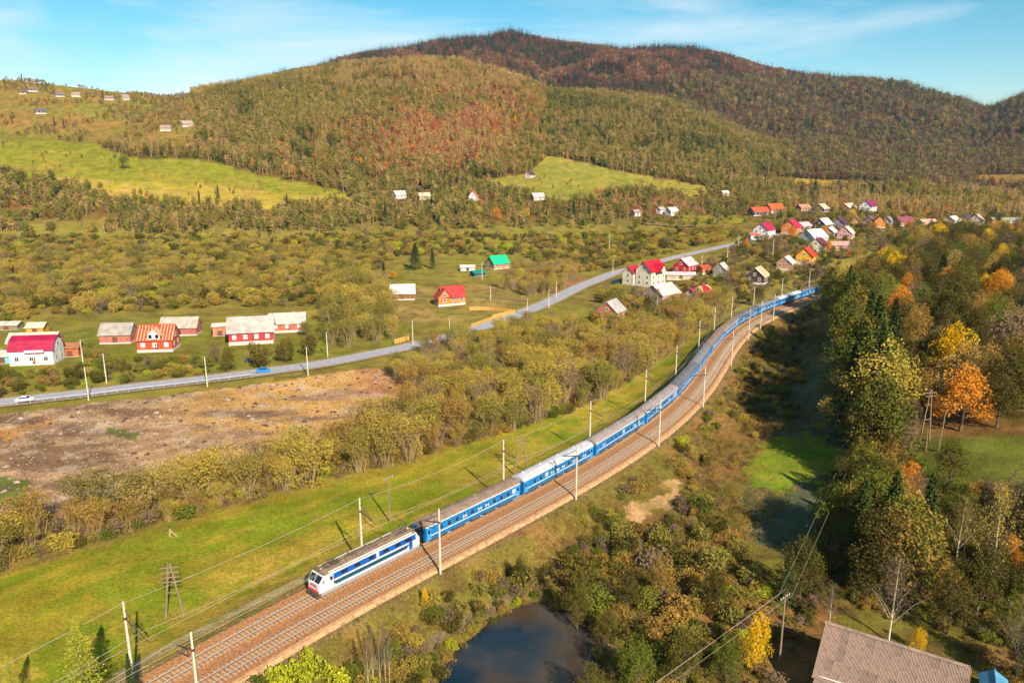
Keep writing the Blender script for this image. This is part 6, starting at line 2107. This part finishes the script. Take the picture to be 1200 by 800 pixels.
st_m = [mat('stone_pale', (206, 180, 150), .95, .25, 2, k=.56), mat('stone_rust', (170, 112, 70), .95, .25, 2, k=.5)]
st_lib = lib('stone', [[MB().add([(-.5, -.3, 0), (.5, -.4, 0), (.4, .4, 0), (-.4, .3, 0), (.05, .0, .6)], [(0, 1, 4), (1, 2, 4), (2, 3, 4), (3, 0, 4)]).data('c', mm)] for mm in st_m])
sb = np.concatenate([along(TS0, TS0 + 220, GAP + 2.2, GAP + 4.9, 6000, 43), along(TS0, TS0 + 220, -5.6, -2.6, 4000, 44), along(TS0, TS0 + 220, 1.6, 3.2, 2500, 45)])
off_ = track_s(sb[:, 0], sb[:, 1]) + 2.3
sb[:, 2] = np.maximum(sb[:, 2], np.interp(off_, [-4.6, -3.0, GAP + 2.8, GAP + 4.5, GAP + 5.6], [-.75, -.02, -.04, -.95, -9]))
hh = r.uniform(.08, .2, len(sb))
stuff('spilled_ballast', 'loose stones spilled along the edges of the ballast', sb, np.stack([hh, hh, hh], 1), r.choice(2, len(sb), p=[.4, .6]), st_lib, 46, .03)
lt = along(TS0, TS0 + 300, -7.5, -5.0, 1100, 34)
hh = r.uniform(.18, .5, len(lt))
stuff('verge_tufts', 'low dry weeds along the train side of the ballast', lt, np.stack([hh * 1.5, hh * 1.5, hh], 1), r.choice(5, len(lt), p=[.4, .25, .25, .05, .05]), tuft_lib, 35)
# dry reddish weeds along the foot of the willow row, and brush on the bare field edge
P = scatter([(-60, 694), (0, 676), (100, 651), (200, 622), (330, 588), (480, 549), (590, 512), (590, 500), (330, 572), (100, 634), (-60, 672)], .35, 0, None, 36)
hh = r.uniform(.4, 1.1, len(P))
stuff('willow_foot_weeds', 'rusty dry weeds at the foot of the willow row', P, np.stack([hh * 1.1, hh * 1.1, hh], 1), r.choice(5, len(P), p=[.4, .3, .1, .15, .05]), tuft_lib, 36)
# meadow grass tussocks
P = scatter([(-60, 1000), (-60, 694), (0, 676), (100, 651), (200, 622), (330, 588), (480, 549), (590, 512), (640, 500), (600, 545), (480, 610), (340, 690), (150, 800)], .22, -2.5, None, 37, lambda X, Y, px, py: .15 + .85 * smooth(.45, .6, fbm(X / 5, Y / 5, 411)))
hh = r.uniform(.12, .34, len(P))
stuff('meadow_tussocks', 'grass tussocks of the green meadow beside the railway', P, np.stack([hh * 2.0, hh * 2.0, hh], 1), r.choice(5, len(P), p=[.3, .15, .45, .0, .1]), tuft_lib, 37, .02)
# clods and brush scraps on the bare field
cl_m = mat('clod_pale', (190, 168, 150), .95, .2, 2, k=.55)
cl_d = mat('clod_dark', (104, 78, 66), .95, .2, 2, k=.5)
cl_lib = lib('clod', [[MB().add([(-.5, -.3, 0), (.5, -.4, 0), (.4, .4, 0), (-.4, .3, 0), (.05, .0, .5)], [(0, 1, 4), (1, 2, 4), (2, 3, 4), (3, 0, 4)]).data('c', mm)] for mm in (cl_m, cl_d)] + [[mk_shrub(66, 1.0, 'greybrown', 60, .13)[1]], [mk_shrub(67, 1.0, 'tan', 60, .13)[1]]])
P = scatter([(-120, 640), (-120, 500), (0, 486), (150, 470), (260, 457), (370, 442), (436, 431), (498, 444), (470, 470), (400, 500), (330, 545), (150, 600)], .7, -3, None, 38)
hh = r.uniform(.12, .42, len(P)) * (1 + (r.uniform(0, 1, len(P)) < .05) * 1.6)
stuff('field_clods', 'soil clods and brush scraps strewn over the bare field', P, np.stack([hh * 1.5, hh * 1.5, hh], 1), r.choice(4, len(P), p=[.16, .4, .28, .16]), cl_lib, 38, .02)

P = along(TS0 + 6, TS0 + 320, GAP + 6.5, GAP + 24, 1300, 41)
pxp, pyp = proj(P[:, 0], P[:, 1], P[:, 2])
pm = (poly_soft(P[:, 0], P[:, 1], _pw, 1.0) < .1) & ~in_poly(pxp, pyp, [(720, 620), (752, 580), (795, 552), (812, 572), (795, 605), (760, 628)]) & (fbm(P[:, 0] / 9, P[:, 1] / 9, 421) > .44)
grow(P[pm], 'shrub', [5, 5, 2, 5, 4, .6, 5], 1.0, 3.0, .8, 1.3, 'small scrubby bush on the railway bank', 'bushes on the railway bank', 70, 'bank_bushes', 'low bushes on the railway bank', 41)

# --- the hollow and pond side
F1 = [(600, 700), (640, 668), (700, 628), (760, 625), (830, 600), (860, 640), (900, 690), (900, 730), (860, 770), (760, 800), (690, 830), (698, 742), (680, 712), (640, 700)]
P = scatter(F1, 6, .5, 3.4, 51)
P = P[poly_soft(P[:, 0], P[:, 1], _pw, 1.5) < .05]
grow(P, 'shrub', [6, 5, 4, 5, 4, 1, 6], 2.2, 5.2, .85, 1.25, 'tall bush in the thicket between pond and shaded meadow', 'thicket beside the pond', 45, 'pond_thicket', 'bushes between pond and meadow', 51)
for px, py, h, w, var, lab in [(676, 742, 10.5, .62, 6, 'tall rounded olive tree at the head of the pond'), (610, 690, 6, .7, 0, 'small olive tree on the bank above the pond'), (735, 720, 8, .75, 0, 'olive tree behind the tall rounded pond tree'),
                               (775, 705, 8.5, .8, 5, 'brown-olive tree in the pond thicket'), (838, 720, 8, .8, 6, 'broad dark olive tree before the small spruce'), (712, 760, 6.5, .9, 0, 'low round tree at the pond edge'),
                               (745, 815, 9, .8, 1, 'green tree with lime leaves at the near pond shore'), (800, 810, 9, .8, 6, 'dense olive tree on the near pond shore'), (690, 840, 8, .8, 0, 'olive tree leaning over the near pond corner'),
                               (885, 790, 9.5, .6, 2, 'bright yellow leafy tree beside the dark wooden pole'), (850, 800, 7.5, .8, 1, 'green bushy tree left of the yellow leafy tree')]:
    plant_px('broad', var, px, py, h, w, lab)
P = scatter([(470, 830), (500, 792), (530, 758), (560, 733), (600, 704), (640, 698), (690, 715), (712, 745), (708, 800), (700, 830), (640, 820), (520, 830)], 1.2, .2, 1.2, 52)
P = P[poly_soft(P[:, 0], P[:, 1], _pw, 4.0) > .05]
P = P[poly_soft(P[:, 0], P[:, 1], _pw, .8) < .2]
grow(P, 'shrub', [4, 3, 4, 2, 5, 3, 4], .8, 2.2, .8, 1.3, 'lime and yellow-green bush along the pond shore', 'bushes along the pond shore', 28, 'shore_bushes', 'bushes on the pond shore', 52)
for px, py, h, w in [(432, 815, 8.5, .34), (438, 806, 8.8, .3), (446, 810, 8.2, .3), (452, 800, 9.0, .32), (457, 806, 8.6, .3)]:
    plant_px('birch', 1, px, py, h, w, 'slim bare sapling in the clump below the tracks', 'bare saplings below the tracks')
for px, py, h, w, v in [(330, 812, 4.2, 1.1, 5), (362, 808, 4.6, .9, 5), (392, 812, 4.0, 1.1, 5), (300, 822, 3.6, 1.1, 2), (415, 800, 3.2, 1.0, 2), (360, 775, 2.4, .9, 5)]:
    plant_px('shrub', v, px, py, h, w, 'bright yellow-green shrub at the foot of the near bank', 'yellow-green shrubs below the tracks')
plant_px('broad', 2, 498, 712, 3.4, .5, 'small bright yellow tree on the bank below the empty track')
plant_px('spruce', 3, 104, 842, 13.2, 1.15, 'light green larch at the meadow edge beside the tracks')
plant_px('spruce', 3, 18, 830, 7.5, .9, 'small dark larch at the meadow corner')
plant_px('spruce', 0, 160, 850, 9.5, .8, 'dark spruce beside the tracks next to the light green larch')

# --- the wooded slope on the right
for Pg, dn, sd in (([(930, 690), (985, 560), (1010, 530), (1080, 570), (1260, 590), (1260, 830), (1170, 800), (1120, 752), (1060, 732), (975, 706), (930, 735)], 3.0, 81), ([(845, 690), (930, 700), (960, 712), (950, 760), (925, 810), (820, 840), (700, 850), (760, 790), (830, 760)], 2.4, 82), (F1, 3.0, 83)):
    PU = scatter(Pg, dn, -.6, 1.3, sd)
    PU = PU[poly_soft(PU[:, 0], PU[:, 1], _pw, 1.5) < .05]
    ru = np.random.default_rng(sd)
    hu = ru.uniform(.9, 2.6, len(PU)) / 3.0; wu = hu * ru.uniform(.9, 1.4, len(PU))
    stuff('grove_undergrowth', 'tangled undergrowth of brown and olive bushes below the grove', PU, np.stack([wu, wu, hu], 1), ru.choice(7, len(PU), p=[.2, .22, .14, .2, .06, .02, .16]), near_lib['shrub'], sd)
H1 = [(985, 500), (992, 440), (1000, 370), (985, 330), (1020, 300), (1080, 282), (1260, 280), (1260, 505), (1110, 505), (1060, 530)]
P = scatter(H1, 24, 1.0, 5.4, 61)
grow(P, 'broad', [8, 7, 2.4, 1.5, 3, 5, 10, .8, 2.5], 9, 16, .85, 1.15, 'autumn tree in the wood on the slope above the shaded meadow', 'wood on the slope above the meadow', 130, 'slope_wood', 'autumn wood on the slope', 61)
H2 = [(950, 640), (985, 560), (1010, 530), (1080, 560), (1180, 590), (1260, 590), (1260, 830), (1170, 800), (1120, 760), (1060, 738), (985, 716), (935, 735), (925, 690)]
P = scatter(H2, 18, 1.5, 4.6, 62)
grow(P, 'broad', [8, 7, .5, .2, 6, 6, 9, .3, .6], 7, 13, .75, 1.0, 'olive-brown tree in the grove behind the slate barn', 'grove behind the slate barn', 110, 'barn_grove', 'olive-brown grove behind the barn', 62)
for i_, (px, py, h) in enumerate([(985, 585, 9), (1002, 612, 9), (1018, 575, 12), (1040, 600, 13), (1014, 545, 17), (1030, 640, 12), (1000, 525, 23), (1002, 500, 24), (1006, 470, 24), (1028, 560, 24),
                        (1010, 440, 24), (1002, 420, 23), (998, 402, 22), (992, 386, 20), (986, 370, 19), (977, 358, 17), (969, 350, 15), (1022, 500, 26), (1030, 520, 26), (1018, 455, 25), (1012, 412, 24), (1004, 388, 22), (990, 362, 18), (992, 662, 16), (1012, 682, 17), (1036, 668, 18), (1058, 690, 18), (1040, 704, 17), (1076, 672, 18), (1020, 654, 18)]):
    px -= 10; h *= 1.08
    if i_ % 3 == 1:
        plant_px('spruce', (0, 1)[i_ % 2], px + 12, py + 6, h * .95, 1.2, 'tall dark spruce in the line along the shaded meadow', 'tall spruces lining the shaded meadow')
        continue
    plant_px('broad', (6, 1, 8, 5)[i_ % 4], px + 9, py - 5, h * .85, 1.0, 'tall dull broadleaf tree in the line along the shaded meadow', 'tall trees lining the shaded meadow')
    if i_ % 6 == 0:
        plant_px('spruce', (0, 2, 1)[i_ % 3], px, py, h, 1.15, 'tall dark spruce in the line along the shaded meadow', 'tall spruces lining the shaded meadow')
    else:
        plant_px('broad', (6, 5, 1)[i_ % 3], px, py, h * .85, 1.0, 'tall dull broadleaf tree in the line along the shaded meadow', 'tall trees lining the shaded meadow')
for px, py, h, w, v, lab in [(1036, 478, 27, 1.0, 0, 'tall dark spruce at the edge of the shaded meadow'), (1020, 470, 20, .9, 2, 'slender spruce beside the tall dark spruce'), (999, 384, 18, .9, 0, 'spruce above the shaded end of the train'),
                             (1100, 352, 17, 1.5, 1, 'broad dark spruce crowning the slope wood'), (1078, 350, 12, 1.2, 1, 'low dark spruce left of the broad dark spruce'), (922, 712, 10.5, 1.0, 0, 'young green spruce before the shaded meadow'),
                             (1195, 285, 16, 1.2, 2, 'dark spruce beside the far end of the village'), (1012, 345, 14, .9, 2, 'small spruce behind the railway bend')]:
    plant_px('spruce', v, px, py, h, w, lab)
for px, py, h, w, v, lab in [(1113, 452, 16, .95, 2, 'golden yellow tree glowing on the slope'), (1065, 350, 9, 1.2, 2, 'yellow-leaved tree above the railway bend'), (1125, 505, 15, 1.1, 3, 'orange-brown tree above the slope meadow'),
                             (1050, 545, 13, 1.0, 4, 'greyish brown tree at the lower end of the slope meadow'), (1180, 440, 18, 1.1, 4, 'tall grey-brown tree on the slope'), (1040, 310, 10, 1.3, 5, 'broad brown tree before the village roofs'),
                             (985, 650, 9, .9, 0, 'olive tree at the near corner of the shaded meadow'), (1010, 640, 9, 1.0, 1, 'green tree with yellow leaves beside the shaded meadow'), (937, 408, 6, .8, 0, 'small olive tree standing in the shaded hollow'),
                             (1075, 765, 4.2, .7, 2, 'small bright yellow tree beside the white birch'), (1130, 700, 3.5, .6, 2, 'tiny yellow tree in the grove behind the birch')]:
    plant_px('broad', v, px, py, h, w, lab)
for px, py, h, w, v, lab in [(1041, 752, 13, 1.0, 1, 'bare white-trunked birch behind the slate barn'), (1156, 705, 19, .8, 2, 'tall yellowish birch with white trunk in the grove'), (971, 735, 7, .9, 1, 'small bare tan birch at the barn corner'),
                             (1120, 660, 12, .9, 3, 'leaning pale birch in the grove'), (970, 385, 11, .5, 2, 'thin pale-trunked tree in the deep shade'), (1190, 800, 12, 1.0, 1, 'bare tangled tree right of the slate barn')]:
    plant_px('birch', v, px, py, h, w, lab)
print('plants', COUNT)

# ------------------------------------------------------------------ small things
st_x, st_y, st_z = ground(199, 628)
sp_ = thing('broken_stump', 'pale broken willow stump with a split trunk at the meadow edge', 'stump', (st_x, st_y, st_z))
MB().tube([(0, 0, -.3), (.1, 0, 1.0), (.15, .05, 1.5)], [.26, .2, .1], 8).build('stump', bark_pale, sp_)
MB().tube([(.1, 0, 1.1), (1.6, -.5, .1)], [.2, .12], 7).build('split_trunk', bark_pale, sp_)

# ------------------------------------------------------------------ air
hz, n, l = new_mat('haze')
out = n.new('ShaderNodeOutputMaterial'); v = n.new('ShaderNodeVolumePrincipled')
v.inputs['Color'].default_value = (.5, .66, .95, 1)
v.inputs['Density'].default_value = 0.000032
v.inputs['Anisotropy'].default_value = 0.0
l.new(v.outputs[0], out.inputs['Volume'])
zmin = float(ZZ.min()) - 2; zmax = float(ZZ.max()) + 45
hb_ = MB().box(-26000, 26000, -900, 3600, zmin, zmax).build('haze', hz)
tag(hb_, 'thin bluish autumn haze filling the valley air', kind='stuff')
